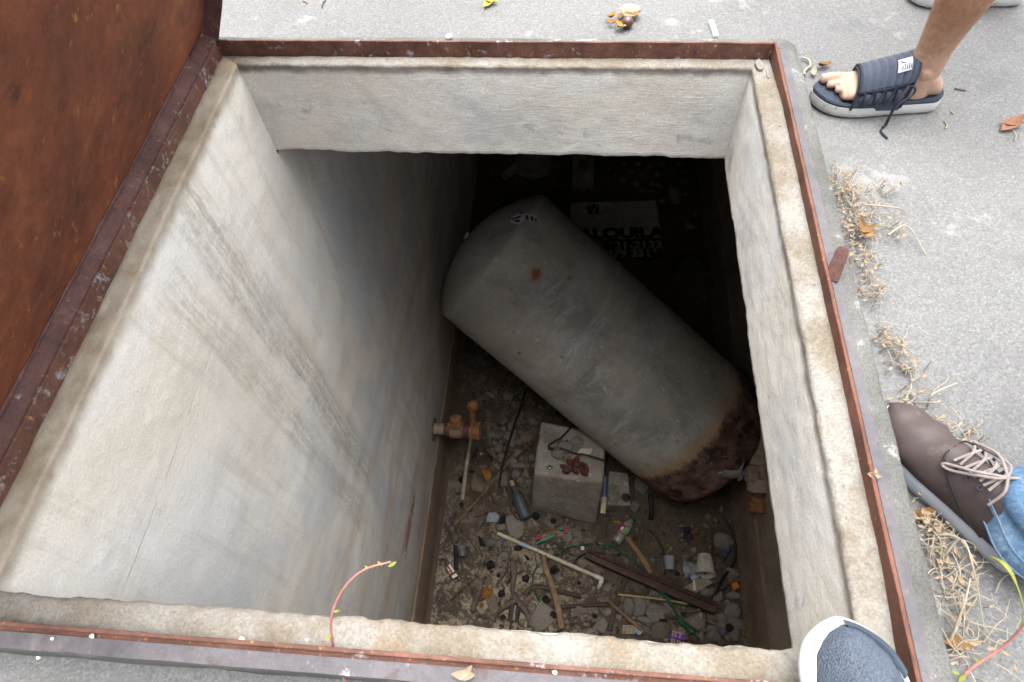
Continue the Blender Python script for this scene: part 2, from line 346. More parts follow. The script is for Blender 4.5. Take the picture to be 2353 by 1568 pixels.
# ---------------------------------------------------------------- mesh helpers
class MB:
    def __init__(s): s.v = []; s.f = []; s.mi = []; s.cur = 0
    def add(s, vs, fs):
        o = len(s.v); s.v += [V(q) for q in vs]
        for f in fs: s.f.append([i+o for i in f]); s.mi.append(s.cur)
        return s
    def box(s, c, size, rot=None, taper=1.0, bev=0.0):
        hx, hy, hz = (q/2 for q in size); c = V(c); rot = rot or Matrix.Identity(3)
        if bev <= 0:
            vs = [rot @ V((sx*hx*(taper if sz > 0 else 1), sy*hy*(taper if sz > 0 else 1), sz*hz)) + c for sz in (-1, 1) for sy in (-1, 1) for sx in (-1, 1)]
            return s.add(vs, [(0, 2, 3, 1), (4, 5, 7, 6), (0, 1, 5, 4), (2, 6, 7, 3), (0, 4, 6, 2), (1, 3, 7, 5)])
        bm = bmesh.new(); bmesh.ops.create_cube(bm, size=1)
        for q in bm.verts:
            t = taper if q.co.z > 0 else 1
            q.co = V((q.co.x*2*hx*t, q.co.y*2*hy*t, q.co.z*2*hz))
        bmesh.ops.bevel(bm, geom=bm.edges[:], offset=bev, segments=2, affect='EDGES', profile=.6)
        for q in bm.verts: q.co = rot @ q.co + c
        s.bm(bm); bm.free(); return s
    def bm(s, bm):
        bm.verts.ensure_lookup_table()
        for i, q in enumerate(bm.verts): q.index = i
        return s.add([q.co.copy() for q in bm.verts], [[q.index for q in f.verts] for f in bm.faces])
    def loft(s, rings, cap=True, closed=True):
        o = []; n = len(rings[0]); vs = []; fs = []
        for r in rings: vs += r
        for i in range(len(rings)-1):
            for j in range(n if closed else n-1):
                k = (j+1) % n
                fs.append((i*n+j, i*n+k, (i+1)*n+k, (i+1)*n+j))
        if cap and closed:
            fs.append(list(range(n))[::-1]); fs.append([(len(rings)-1)*n+j for j in range(n)])
        return s.add(vs, fs)
    def tube(s, pts, rad, n=8, jit=0.0, seed=0, flat=1.0, up=None):
        pts = [V(p) for p in pts]; k = len(pts)
        rads = rad if isinstance(rad, (list, tuple)) else [rad]*k
        rings = []; prev = None
        for i, p in enumerate(pts):
            t = (pts[min(i+1, k-1)]-pts[max(i-1, 0)]).normalized()
            if prev is None:
                a = up or (V((0, 0, 1)) if abs(t.z) < .9 else V((1, 0, 0)))
            else: a = prev
            a = (a - t*a.dot(t))
            a = a.normalized() if a.length > 1e-6 else t.orthogonal().normalized()
            prev = a; b = t.cross(a)
            rr = []
            for j in range(n):
                an = 2*pi*j/n; q = rads[i]*(1+jit*n3((i*.7, j*.9, seed), 1.3, seed))
                rr.append(p + a*(cos(an)*q*flat) + b*(sin(an)*q))
            rings.append(rr)
        return s.loft(rings)
    def lathe(s, prof, org, axis, n=32, cap=True, xa=None):
        z = V(axis).normalized(); x = (xa or z.orthogonal()).normalized(); x = (x - z*x.dot(z)).normalized(); y = z.cross(x); org = V(org)
        return s.loft([[org + z*h + (x*cos(2*pi*j/n)+y*sin(2*pi*j/n))*max(r, 1e-4) for j in range(n)] for r, h in prof], cap)
    def blob(s, c, size, seed=0, amp=.25, fr=1.6, sub=2, rot=None, flat=False):
        bm = bmesh.new(); bmesh.ops.create_icosphere(bm, subdivisions=sub, radius=1)
        rot = rot or Matrix.Identity(3); c = V(c)
        for q in bm.verts:
            k = 1+amp*n3(q.co, fr, seed)+amp*.4*n3(q.co, fr*2.7, seed+3)
            q.co = rot @ V((q.co.x*size[0]*k, q.co.y*size[1]*k, q.co.z*size[2]*k)) + c
        s.bm(bm); bm.free(); return s
def rz(a): return Matrix.Rotation(a, 3, 'Z')
def tag(o, label=None, cat=None, group=None, kind=None):
    for k, v in (('label', label), ('category', cat), ('group', group), ('kind', kind)):
        if v: o[k] = v
    return o
def obj(name, mb, mat, parent=None, smooth=True, ang=35, org=None, local=False):
    """link the collected mesh as one object; vertices are in world space (local=True: in the parent's space)"""
    if org is None:
        if parent is not None: org = V((0, 0, 0)) if local else V(parent.matrix_basis.translation) if parent.parent is None else V(parent.parent.matrix_basis.translation)+V(parent.matrix_basis.translation)
        else:
            xs = [q.x for q in mb.v]; ys = [q.y for q in mb.v]; zs = [q.z for q in mb.v]
            org = V(((min(xs)+max(xs))/2, (min(ys)+max(ys))/2, min(zs)))
    me = bpy.data.meshes.new(name); me.from_pydata([q-org for q in mb.v], [], mb.f)
    bm = bmesh.new(); bm.from_mesh(me); bmesh.ops.recalc_face_normals(bm, faces=bm.faces[:]); bm.to_mesh(me); bm.free()
    mats = mat if isinstance(mat, (list, tuple)) else [mat]
    for q in mats: me.materials.append(q)
    if len(mats) > 1: me.polygons.foreach_set('material_index', mb.mi)
    if smooth:
        me.polygons.foreach_set('use_smooth', [True]*len(me.polygons)); me.set_sharp_from_angle(angle=R(ang))
    o = bpy.data.objects.new(name, me); col.objects.link(o)
    if parent is not None: o.parent = parent
    else: o.location = org
    return o
def empty(name, loc, label, cat, group=None):
    o = bpy.data.objects.new(name, None); col.objects.link(o); o.location = loc; o.empty_display_size = .05
    return tag(o, label, cat, group)
def apply_mods(o):
    dg = bpy.context.evaluated_depsgraph_get(); dg.update()
    me = bpy.data.meshes.new_from_object(o.evaluated_get(dg)); old = o.data; o.modifiers.clear(); o.data = me
    return o
def spl(pts, n=6):
    """smooth path through points (Catmull-Rom)"""
    pts = [V(p) for p in pts]
    if len(pts) < 3: return [pts[0].lerp(pts[-1], i/n) for i in range(n+1)]
    P = [pts[0]*2-pts[1]]+pts+[pts[-1]*2-pts[-2]]; out = []
    for i in range(1, len(P)-2):
        a, b, c, d = P[i-1:i+3]
        for j in range(n):
            t = j/n; out.append(.5*((2*b)+(c-a)*t+(2*a-5*b+4*c-d)*t*t+(3*b-a-3*c+d)*t**3))
    out.append(pts[-1]); return out

M['pave'] = m_pavement(); M['curb'] = m_curb()
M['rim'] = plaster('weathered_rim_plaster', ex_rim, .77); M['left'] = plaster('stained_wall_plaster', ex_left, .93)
M['chamber'] = m_chamber(); M['floor'] = m_floor()
M['rust_panel'] = rust('rusty_sheet_steel', ((.075, .027, .018), (.17, .052, .025), (.25, .085, .036)), 4, orange=.45, rough=.8)
M['rust_bar'] = rust('rusty_bar_steel', ((.052, .024, .021), (.088, .042, .037), (.125, .066, .060)), 9, orange=.45, white=.12, rough=.55)
M['rust_flake'] = rust('flaking_rusty_steel', ((.052, .022, .015), (.092, .040, .028), (.145, .070, .052)), 12, white=.45, orange=.5)
M['rust_pale'] = rust('rusty_steel_with_pale_paint', ((.055, .025, .019), (.095, .043, .031), (.13, .065, .048)), 9, white=.62, orange=.6)
M['rust_red'] = rust('red_rusty_steel', ((.045, .019, .013), (.10, .040, .026), (.14, .062, .042)), 10, orange=.3, rough=.75)
M['flange'] = rust('weathered_flange_steel', ((.045, .041, .046), (.068, .063, .070), (.088, .080, .086)), 8, orange=.2, white=.1, rough=.6)
M['rust_deep'] = rust('heavily_rusted_iron', ((.12, .052, .024), (.23, .11, .048), (.30, .155, .075)), 16, orange=.5, rough=.85)
M['pipe'] = simple('dusty_galvanised_pipe', (.36, .29, .23), (.20, .15, .11), 14, .75, speck=(.30, .14, .05))

# ================================================================ THE SETTING
IX, IY = 1.40, 1.3747        # inner corners of the steel frame, lying at z = 0
OX0, OX1, OY0, OY1 = -.075, 1.463, -.0345, 1.424   # outer edge of the raised curb
b = MB()
rings = [[(OX0+.01, OY0+.01), (OX1-.01, OY0+.01), (OX1-.01, OY1-.01), (OX0+.01, OY1-.01)], [(-3, -3), (5, -3), (5, 5), (-3, 5)], [(-60, -60), (60, -60), (60, 60), (-60, 60)]]
vs = [(x, y, PZ) for r_ in rings for x, y in r_]
fs = [(i*4+j, i*4+(j+1) % 4, (i+1)*4+(j+1) % 4, (i+1)*4+j) for i in range(2) for j in range(4)]
b.add(vs, fs)
g = obj('pavement', b, M['pave'], smooth=False, org=V((0, 0, 0))); tag(g, 'speckled grey concrete pavement around the open pit', 'pavement', kind='structure')

X0, X1, Y0, Y1, ZC = .05, 2.28, -.45, 5.8, -.335     # the chamber below
b = MB()
nx, ny = 60, 130; vs = []
for i in range(nx+1):
    for j in range(ny+1):
        x = X0-.02+(X1-X0+.04)*i/nx; y = Y0-.02+(Y1-Y0+.04)*j/ny
        vs.append((x, y, FZ+.006*n3((x, y, 0), 5)+.004*n3((x, y, 1), 17)-.002))
b.add(vs, [(i*(ny+1)+j, (i+1)*(ny+1)+j, (i+1)*(ny+1)+j+1, i*(ny+1)+j+1) for i in range(nx) for j in range(ny)])
g = obj('pit_floor', b, M['floor'], org=V((0, 0, 0))); tag(g, 'dark dirt-caked concrete floor at the bottom of the pit', 'floor', kind='structure')

pit = empty('concrete_pit', (0, 0, 0), 'deep open concrete pit with cream plastered neck under a square opening', 'pit')
INS = {'left': .0499, 'back': .0355, 'right': .0453, 'front': .047}
def rim_side(side):
    """one plastered side of the pit's neck: ledge inside the steel frame, rounded edge, wall down to the slab's underside"""
    ins = INS[side]
    prof = [(-.004, -.034), (.006, -.030)]; rr_ = .014 if side == 'front' else .007
    for k in range(1, 7): prof.append((.006+(ins-rr_-.006)*k/6, -.030-.001*k/6))
    for k in range(1, 6):
        a = k/5*pi/2; prof.append((ins-rr_+rr_*sin(a), -.031-rr_*(1-cos(a))))
    nz = 26; z0 = -.031-rr_
    zb = -.3187 if side != 'left' else -.34
    for k in range(1, nz+1): prof.append((ins, z0+(zb-z0)*k/nz))
    if side != 'left': prof += [(ins-.012, zb-.010), (ins-.05, zb-.014)]
    N_ = 170; rows = []
    for (u, z) in prof:
        row = []
        for i in range(N_+1):
            t = i/N_
            # mitred ends: both neighbours recede with the same inset curve
            def iu(s_): return u if u < .001 else u*INS[s_]/ins
            if side == 'back': a, bb = iu('left'), IX-iu('right'); q = V((a+(bb-a)*t, IY-u, z)); nrm = V((0, -1, 0))
            elif side == 'front': a, bb = iu('left'), IX-iu('right'); q = V((a+(bb-a)*t, u, z)); nrm = V((0, 1, 0))
            elif side == 'left': a, bb = iu('front'), IY-iu('back'); q = V((u, a+(bb-a)*t, z)); nrm = V((1, 0, 0))
            else: a, bb = iu('front'), IY-iu('back'); q = V((IX-u, a+(bb-a)*t, z)); nrm = V((-1, 0, 0))
            end = min(t, 1-t); e = min(1, end/.03)
            d = (.0022*n3(q, 5, 2)+.0014*n3(q, 24, 5)+.0012*n3(q, 60, 8))*e
            if side == 'front' and z > -.06: d += (.003*n3(q, 3, 4)+.0035*n3(q, 34, 4)+.002*n3(q, 80, 2))*e
            q = q + nrm*d
            if side == 'right' and u < ins and z > -.06: q.z += .016*max(0, 1-u/ins)*min(1, end/.12)
            q.z += (.0018*n3(q, 9, 1)+.0020*n3(q, 40, 3))*e*(1 if z > -.06 or z < zb+.02 else .4)
            if -.06 < z < -.03: d2 = .0035*max(0, n3(q, 45, 9)-.15)*e; q = q - nrm*d2; q.z -= d2
            if z < zb+.03 and side != 'left': q.z += (.010*max(0, n3(q, 11, 6)) + .006*max(0, n3(q, 34, 7)) + .006*n3(q, 2.5, 2))*e
            row.append(q)
        rows.append(row)
    mb = MB(); mb.loft(rows, cap=False, closed=False)
    return mb
for s_ in ('back', 'right', 'front'):
    o = obj('neck_wall', rim_side(s_), M['rim'], pit, ang=60)
    o['label'] = {'back': 'far cream neck wall with grey mildew spots', 'right': 'pale neck wall below the long rusty edge', 'front': 'sandy rounded front lip'}[s_]
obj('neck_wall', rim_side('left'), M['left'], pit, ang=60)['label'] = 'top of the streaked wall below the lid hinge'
# long side wall flush with the neck, going down to the floor
def wallgrid(fn, n1, n2):
    vs = [fn(i/n1, j/n2) for i in range(n1+1) for j in range(n2+1)]
    return vs, [(i*(n2+1)+j, (i+1)*(n2+1)+j, (i+1)*(n2+1)+j+1, i*(n2+1)+j+1) for i in range(n1) for j in range(n2)]
b = MB()
def lw(s_, t):
    y = Y0+(Y1-Y0)*s_; zt_ = -.3385 if .02 < y < IY-.03 else -.30; z = zt_+(FZ+.44-zt_)*t
    q_ = V((.0499, y, z)); kk = max(0, min(1, (-.338-z)/.3)); x = .0499+(.0022*n3(q_, 5, 2)+.0014*n3(q_, 24, 5)+.0012*n3(q_, 60, 8))+(.006*n3((0, y, z), 2.0, 2)+.003*n3((0, y, z), 9, 4))*kk
    return V((x-.0004, y, z))
b.add(*wallgrid(lw, 150, 90))
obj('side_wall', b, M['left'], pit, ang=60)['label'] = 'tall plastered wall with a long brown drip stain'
b = MB()     # slab thickness above the flush wall outside the opening
for ya, yb in ((Y0, .001), (IY-.001, Y1)):
    b.add([(X0-.002, ya, -.345), (X0-.002, yb, -.345), (X0-.002, yb, ZC+.12), (X0-.002, ya, ZC+.12)], [(0, 1, 2, 3)])
def plinth(x, sgn, h=.44, wd=.016):
    mb = MB(); rows = []
    for t in range(91):
        y = Y0+(Y1-Y0)*t/90; k = .004*n3((x, y, 0), 3)
        rows.append([V((x-sgn*.01, y, FZ+h+.004+k)), V((x+sgn*(wd*.6), y, FZ+h+k)), V((x+sgn*wd, y, FZ+h-.012+k)), V((x+sgn*wd, y, FZ+.12)), V((x+sgn*(wd+.006), y, FZ+.06)), V((x+sgn*(wd+.03), y, FZ-.01))])
    return mb.loft(rows, cap=False, closed=False)
M['plinth'] = simple('brown_damp_skirting', (.21, .155, .11), (.12, .085, .06), 9, .9, ob=False)
obj('plinth', plinth(X0, 1), M['plinth'], pit, ang=50)['label'] = 'brown damp skirting under the streaked wall'
obj('plinth', plinth(X1, -1, .40, .02), M['plinth'], pit, ang=50)
b = MB(); b.add(*wallgrid(lambda s_, t: V((X1+.006*n3((9, s_*6, t*3), 2), Y0+(Y1-Y0)*s_, ZC+.01+(FZ-ZC)*t)), 60, 40))
obj('chamber_wall', b, M['chamber'], pit)
b = MB(); b.add(*wallgrid(lambda s_, t: V((X0-.03+(X1-X0+.06)*s_, Y1+.006*n3((s_*3, 4, t*3), 2), ZC+.01+(FZ-ZC)*t)), 30, 40))
obj('chamber_wall', b, M['chamber'], pit)
b = MB(); b.add(*wallgrid(lambda s_, t: V((X0-.03+(X1-X0+.06)*s_, Y0, ZC+.01+(FZ-ZC)*t)), 10, 10))
obj('chamber_wall', b, M['chamber'], pit)
# underside of the roof slab round the opening (butts against the neck's lower edge)
b = MB(); zi = ZC+.002; ux0, ux1, uy0, uy1 = .02, IX-.02, .02, IY-.012
b.add([(X0-.04, Y0-.02, zi), (X1+.02, Y0-.02, zi), (X1+.02, uy0, zi), (X0-.04, uy0, zi), (X0-.04, uy1, zi), (X1+.02, uy1, zi), (X1+.02, Y1+.02, zi), (X0-.04, Y1+.02, zi), (ux1, uy0, zi), (ux1, uy1, zi)],
      [(0, 1, 2, 3), (4, 5, 6, 7), (8, 2, 5, 9)])
obj('roof_slab', b, M['chamber'], pit, smooth=False)

# raised curb round the frame
def curb():
    mb = MB(); prof = [(0, -.006), (.3, -.005), (.6, -.006), (.9, -.008), (.985, -.014), (1.0, -.028), (1.0, -.07), (1.0, -.14)]
    inner = [(-.006, -.006), (IX+.006, -.006), (IX+.006, IY+.006), (-.006, IY+.006)]
    outer = [(OX0, OY0), (OX1, OY0), (OX1, OY1), (OX0, OY1)]
    per = []; K = 90
    for c in range(4):
        for i in range(K):
            t = i/K; a = V((*inner[c], 0)).lerp(V((*inner[(c+1) % 4], 0)), t); o_ = V((*outer[c], 0)).lerp(V((*outer[(c+1) % 4], 0)), t)
            # round the outer corners a little
            rr = min(t, 1-t)*1.45
            if rr < .03: o_ = o_.lerp(a, .25*(1-rr/.03)**2)
            per.append((a, o_))
    rows = []
    for u, z in prof:
        row = []
        for a, o_ in per:
            q = a.lerp(o_, u); q.z = z
            if u > .2: q.x += (.004*n3(q, 9, 3)+.002*n3(q, 40, 4)); q.y += (.004*n3(q, 9, 6)+.002*n3(q, 40, 7)); q.z += .0015*n3(q, 30, 2)
            row.append(q)
        rows.append(row)
    mb.loft(rows, cap=False, closed=True); return mb
obj('curb', curb(), M['curb'], pit, ang=60)['label'] = 'raised mossy concrete curb outside the steel frame'

# ================================================================ STEEL FRAME AND LID
fr = empty('angle_iron_surround', (0, 0, -.03), 'rusty angle-iron frame set into the rim of the pit opening', 'surround')
def bar(p0, p1, inward, fl, ztop=.012, zbot=-.036, th=.006):
    """angle bar from p0 to p1: upright leg just outside the inner line, flat flange outward of width fl"""
    p0 = V(p0); p1 = V(p1); d = (p1-p0); L = d.length; d.normalize(); out = -V(inward); mb = MB()
    K = 60; rows = []
    prof = [(0, zbot), (0, ztop-.001), (.001, ztop), (th-.001, ztop), (th, ztop-.001), (th, .002), (th+fl, -.001), (th+fl, -.005), (th, -.008), (th, zbot)]
    for i in range(K+1):
        q = p0+d*(L*i/K); j = .0009*n3(q, 18, 2)
        rows.append([q+out*(u+j*(1 if u < .001 else 0))+V((0, 0, z+(.0012*n3(q, 25, 3) if z > .005 else 0))) for u, z in prof])
    mb.loft(rows); return mb, out
mb, _ = bar((-.0, IY, 0), (IX+.006, IY, 0), (0, -1, 0), .012); o = obj('angle_bar', mb, M['rust_flake'], fr, ang=30); o['label'] = 'dark rust-scaled bar along the far edge'
mb, _ = bar((IX, -.05, 0), (IX, IY, 0), (-1, 0, 0), .016); o = obj('angle_bar', mb, M['rust_red'], fr, ang=30); o['label'] = 'reddish rusty bar along the side without the lid'
mb = MB(); mb.box((IX+.0145+.006, (IY-.05)/2-.002, .0002), (.017, IY+.05-.012, .0035)); obj('flange', mb, M['flange'], fr, smooth=False)
mb, _ = bar((-.05, 0, 0), (IX-.002, 0, 0), (0, 1, 0), .008); o = obj('angle_bar', mb, M['rust_flake'], fr, ang=30); o['label'] = 'pinkish pitted bar along the near edge'
mb = MB()
rows = []
for i in range(61):
    x = -.05+(IX+.046)*i/60; j = .002*n3((x, 0, 0), 14)
    rows.append([V((x, -.012, .0045)), V((x, -.0335+j, .0035)), V((x, -.0335+j, -.004)), V((x, -.012, -.004))])
mb.loft(rows); obj('flange', mb, M['flange'], fr, smooth=False)
mb, _ = bar((0, 0, 0), (0, IY, 0), (1, 0, 0), .006, ztop=.006); o = obj('angle_bar', mb, M['rust_pale'], fr, ang=30); o['label'] = 'flaking bar under the lid hinge with white paint remains'
# bent latch lug standing up on the flange
a = gz(1911, 640, .003); t_ = gz(1940, 567, .05)
mb = MB(); d = (t_-a).normalized(); vw = (a-CP).normalized(); wy = d.cross(vw).normalized(); wy = (wy+vw*.35).normalized(); sx = wy.cross(d).normalized()
rows = []
for k, (s_, wd) in enumerate(((-.06, .0125), (.4, .012), (.8, .0115), (.95, .009), (1.0, .005))):
    q = a.lerp(t_, s_); rows.append([q-wy*wd-sx*.003, q+wy*wd-sx*.003, q+wy*wd+sx*.003, q-wy*wd+sx*.003])
mb.loft(rows); obj('latch_lug', mb, M['rust_bar'], fr, ang=30)

LID_T = R(28); LH = .85
ld = V((sin(LID_T), 0, cos(LID_T))); lp = V((cos(LID_T), 0, -sin(LID_T)))   # up the panel, out of its inner face
h0 = V((-.040, 0, .014))
lid = empty('steel_hatch', h0+V((0, IY/2, 0)), 'large rusty brown sheet-steel lid standing open beside the pit', 'hatch')
def lq(y, s_, t): return h0+V((0, y, 0))+ld*s_+lp*t
mb = MB(); vs, fs = wallgrid(lambda s_, t: lq(-.02+(IY+.045)*s_, .001+LH*t, .0012*n3((s_*1.4, t, 0), 5)), 60, 40)
mb.add(vs, fs)
vs, fs = wallgrid(lambda s_, t: lq(-.02+(IY+.045)*s_, .001+LH*t, -.004), 2, 2); mb.add(vs, fs)
obj('panel', mb, M['rust_panel'], lid, ang=60)
def lipbar(pa, pb, inn, depth, th=.005, jit=.0015):
    """strip standing off the panel's inner face from pa to pb (points on the panel); inn = direction of its thickness"""
    mb = MB(); rows = []; K = 50
    for i in range(K+1):
        q = pa.lerp(pb, i/K); j = jit*n3(q, 20, 5)
        rows.append([q, q+lp*(depth+j), q+lp*(depth+j)+inn*th, q+inn*th])
    return mb.loft(rows)
obj('edge_bar', lipbar(lq(-.02, .001, .0018), lq(IY+.02, .001, .0018), ld, .040), M['rust_bar'], lid, ang=30)['label'] = 'rusty hinge-side bar with orange edges'
obj('edge_bar', lipbar(lq(IY+.020, .008, .0018), lq(IY+.020, LH, .0018), V((0, -1, 0)), .040), M['rust_bar'], lid, ang=30)
obj('edge_bar', lipbar(lq(-.02, LH-.006, .0018), lq(IY+.013, LH-.006, .0018), ld, .040), M['rust_bar'], lid, ang=30)
# scaled weld bead left where the bar meets the sheet, next to the hinge
mb = MB(); pts = [lq(IY*i/70, .012+.002*n3((i, 0, 0), .3), .003) for i in range(71)]
mb.tube(pts, [.0030+.003*n3((i, 2, 0), .35) for i in range(71)], 6, .5, 3); obj('weld_bead', mb, M['rust_bar'], lid)

# ================================================================ TANK
TB, TT = gd(1592, 985, 4.60), gd(1128, 583, 4.25)
TR = 172*4.45/FPX
ax = (TT-TB).normalized(); TL = (TT-TB).length
xa = (CP-(TB+TT)/2); xa = (xa-ax*xa.dot(ax)).normalized(); ya = ax.cross(xa)     # local x looks towards the opening
tank = empty('steel_tank', TB, 'big dusty grey steel tank lying tilted across the pit with a rusted lower end', 'tank')
tank.rotation_mode = 'QUATERNION'; tank.rotation_quaternion = Matrix((xa, ya, ax)).transposed().to_quaternion()
TM = Matrix((xa, ya, ax)).transposed()
def tl(p): return TM.transposed() @ (V(p)-TB)      # world -> tank space
n_ = 96
def shell_pt(px, py, lift=.004):
    d = ray(px, py).normalized(); o_ = TM.transposed() @ (CP-TB); dd = TM.transposed() @ d
    A = dd.x**2+dd.y**2; B = o_.x*dd.x+o_.y*dd.y; C_ = o_.x**2+o_.y**2-(TR+lift)**2
    t = (-B-math.sqrt(max(0, B*B-A*C_)))/A; return o_+dd*t
SPOT = shell_pt(1231, 630, 0); SPOT2 = shell_pt(1310, 640, 0)
mb = MB(); prof = [(TR*1.0, .0), (TR*1.003, .006), (TR, .014)]
for i in range(1, 41): prof.append((TR*(1-.004*(i/40)), .014+(TL-.064)*i/40))
mb.lathe(prof, (0, 0, 0), (0, 0, 1), n_, cap=False, xa=V((1, 0, 0)))
for q in mb.v:
    k = 1+.008*n3(q, 2.2, 3)+.004*n3(q, 5, 6); q.x *= k; q.y *= k
m_sh = m_tank('paint'); obj('shell', mb, m_sh, tank, ang=50, local=True)
mb = MB(); H_ = .185; prof = [(TR*.996, TL-.050), (TR*.996, TL-.040), (TR*.993, TL-.026), (TR*.987, TL-.013), (TR*.979, TL-.003)]
for i in range(1, 15):
    a = i/14; prof.append((TR*.970*(1-a)**.6 if a < 1 else 0, TL+.006+H_*(1-(1-a)**1.25)))
mb.lathe(prof, (0, 0, 0), (0, 0, 1), n_, xa=V((1, 0, 0))); obj('top_head', mb, m_sh, tank, ang=50, local=True)
mb = MB(); prof = [(TR, 0), (TR*1.006, -.006), (TR*1.0, -.012), (TR*.998, -.12)]
for i in range(1, 13):
    a = i/12*pi/2; prof.append((TR*(.998*cos(a)**.75), -.12-.19*sin(a)))
mb.lathe(prof, (0, 0, 0), (0, 0, 1), n_, xa=V((1, 0, 0))); o = obj('bottom_head', mb, m_sh, tank, ang=50, local=True); o['label'] = 'rust-eaten lower end'
# capped fitting on the top head
f0 = gd(1083, 550, 4.22); fd = (gd(1068, 541, 4.20)-f0).normalized()
mb = MB(); mb.lathe([(.030, -.05), (.030, .0), (.036, .004), (.036, .028), (.030, .030), (.028, .046), (.020, .050)], tl(f0), TM.transposed() @ fd, 8)
obj('fitting', mb, simple('chalky_fitting', (.42, .40, .36), None, 20), tank, ang=30, local=True)
# remains of a torn striped sticker and the rusted lug mark, hugging the shell
def shellpatch(poly, mb, lift=.004):
    mb.add([shell_pt(x, y, lift) for x, y in poly], [list(range(len(poly)))])
mb = MB(); Kx = lambda x, y: (1091.5+.2441*x, 321.7+.2441*y)
mb.cur = 0
for q in ([(330, 775), (345, 730), (425, 690), (500, 690), (480, 740), (440, 770), (420, 795), (365, 785)], [(500, 690), (560, 705), (625, 775), (560, 778), (480, 760)]): shellpatch([Kx(*c) for c in q], mb, .003)
mb.cur = 1
for q in ([(340, 745), (420, 712), (440, 712), (420, 735), (345, 758)], [(345, 765), (415, 748), (430, 765), (400, 778)], [(415, 690), (470, 688), (455, 702), (420, 704)], [(475, 705), (500, 705), (505, 755), (482, 752)], [(520, 718), (545, 722), (552, 765), (530, 760)], [(560, 740), (575, 738), (590, 768), (572, 772)]): shellpatch([Kx(*c) for c in q], mb, .0045)
obj('sticker_remnant', mb, [simple('sticker_silver', (.46, .46, .48), None, 50, .5), simple('sticker_dark', (.035, .03, .045), None, 50, .5)], tank, smooth=False, local=True)
# outlet pipework bolted to the lower end
def tw(mb): 
    for i, q in enumerate(mb.v): mb.v[i] = tl(q)
    return mb
D0 = 4.22
def G(x, y, dz=0): return gd(*kr(x, y), D0+dz)
mb = MB(); mb.tube([G(1600, 520, .30), G(1690, 515, .02), G(1740, 525)], .045, 12); mb.lathe([(.05, -.02), (.066, 0), (.066, .05), (.05, .06)], G(1570, 515, .05), G(1740, 525)-G(1570, 515, .05), 8)
pm = M['pipe']; out_ = obj('outlet_pipe', tw(mb), pm, tank, ang=40, local=True)
def sub(name, mb, mat, **k): return obj(name, tw(mb), mat, out_, local=True, **k)
mb = MB(); mb.blob(G(1700, 510), (.075, .062, .075), 5, .12, 1.8, 3); sub('elbow', mb, pm)
mb = MB(); mb.tube([G(1760, 520), G(1850, 500), G(1900, 470)], .050, 14); mb.tube([G(1880, 330), G(1880, 500), G(1850, 700), G(1830, 880), G(1845, 1010)], [.052, .056, .058, .06, .062], 14); sub('tee', mb, pm)
mb = MB(); mb.lathe([(.062, 0), (.075, .01), (.075, .06), (.062, .07)], G(1836, 680), G(1830, 800)-G(1836, 680), 14); mb.lathe([(.066, 0), (.085, .01), (.085, .09), (.07, .10)], G(1850, 960), G(1850, 1100)-G(1850, 960), 14); sub('coupling', mb, pm)
mb = MB(); mb.lathe([(.055, 0), (.055, .14)], G(1850, 1100), G(1845, 1230)-G(1850, 1100), 14); sub('nipple', mb, M['rust_bar'])
mb = MB(); mb.lathe([(.060, 0), (.064, .01), (.060, .03), (.072, .035), (.072, .09), (.05, .10), (.046, .06)], G(1845, 1215), G(1835, 1340)-G(1845, 1215), 10); sub('end_cap', mb, M['rust_deep'], ang=30)
mb = MB(); mb.tube([G(1830, 930), G(1760, 930, -.03), G(1690, 930, -.04)], .048, 12); mb.lathe([(.05, 0), (.058, .005), (.058, .05), (.045, .055)], G(1780, 930, -.03), G(1690, 930, -.04)-G(1780, 930, -.03), 6); sub('bushing', mb, simple('tan_pipe', (.36, .27, .19), None, 16))
gm = simple('grey_valve_metal', (.27, .27, .27), (.13, .13, .13), 25, .6, speck=(.4, .4, .38))
mb = MB(); mb.tube([G(1690, 930, -.04), G(1600, 915, -.05)], .018, 8); mb.tube([G(1580, 915, -.05), G(1480, 905, -.06), G(1360, 895, -.07)], [.036, .042, .036], 12); mb.tube([G(1340, 890, -.07), G(1345, 915, -.07)], .03, 8); sub('drain_cock', mb, gm)
mb = MB(); mb.tube([G(1560, 930, -.06), G(1580, 870, -.07), G(1640, 780, -.09)], [.03, .024, .006], 8, .3, 2); mb.blob(G(1600, 970, -.05), (.022, .022, .03), 3, .5); sub('tap_handle', mb, gm)

# ================================================================ WALL VALVE
W0 = gx(*kb(235, 470), X0)
def B_(x, y, off):      # point at distance off from the wall along the pixel ray
    return gx(*kb(x, y), X0+off)
vl = empty('gate_valve', W0, 'corroded orange gate valve on a pipe stub poking out of the streaked wall', 'valve')
pz = W0.z
VS = .60
def ln(t): return W0+V((t*VS, 0, -.015*t))
mb = MB(); mb.tube([ln(-.03), ln(.17)], .040, 16); obj('pipe_stub', mb, pm, vl)
mb = MB(); mb.lathe([(r_, h_*VS) for r_, h_ in [(.041, .13), (.048, .135), (.048, .20), (.041, .205)]], W0, (1, 0, -.015), 14); obj('collar', mb, M['rust_bar'], vl)
mb = MB(); mb.lathe([(r_, h_*VS) for r_, h_ in [(.045, .195), (.058, .21), (.062, .26), (.062, .30), (.058, .34), (.045, .36)]], W0, (1, 0, -.015), 12); obj('valve_body', mb, simple('brown_valve', (.26, .19, .13), (.17, .11, .06), 18, speck=(.28, .15, .06)), vl)
upv = (gd(*kb(495, 340), 4)-gd(*kb(510, 470), 4)); upv = V((-.05, .55, .83)).normalized()
vb = ln(.275)
mb = MB(); mb.lathe([(.046, .01), (.054, .035), (.060, .045), (.058, .055), (.046, .060), (.044, .085), (.046, .10), (.028, .11), (.008, .112)], vb, upv, 14)
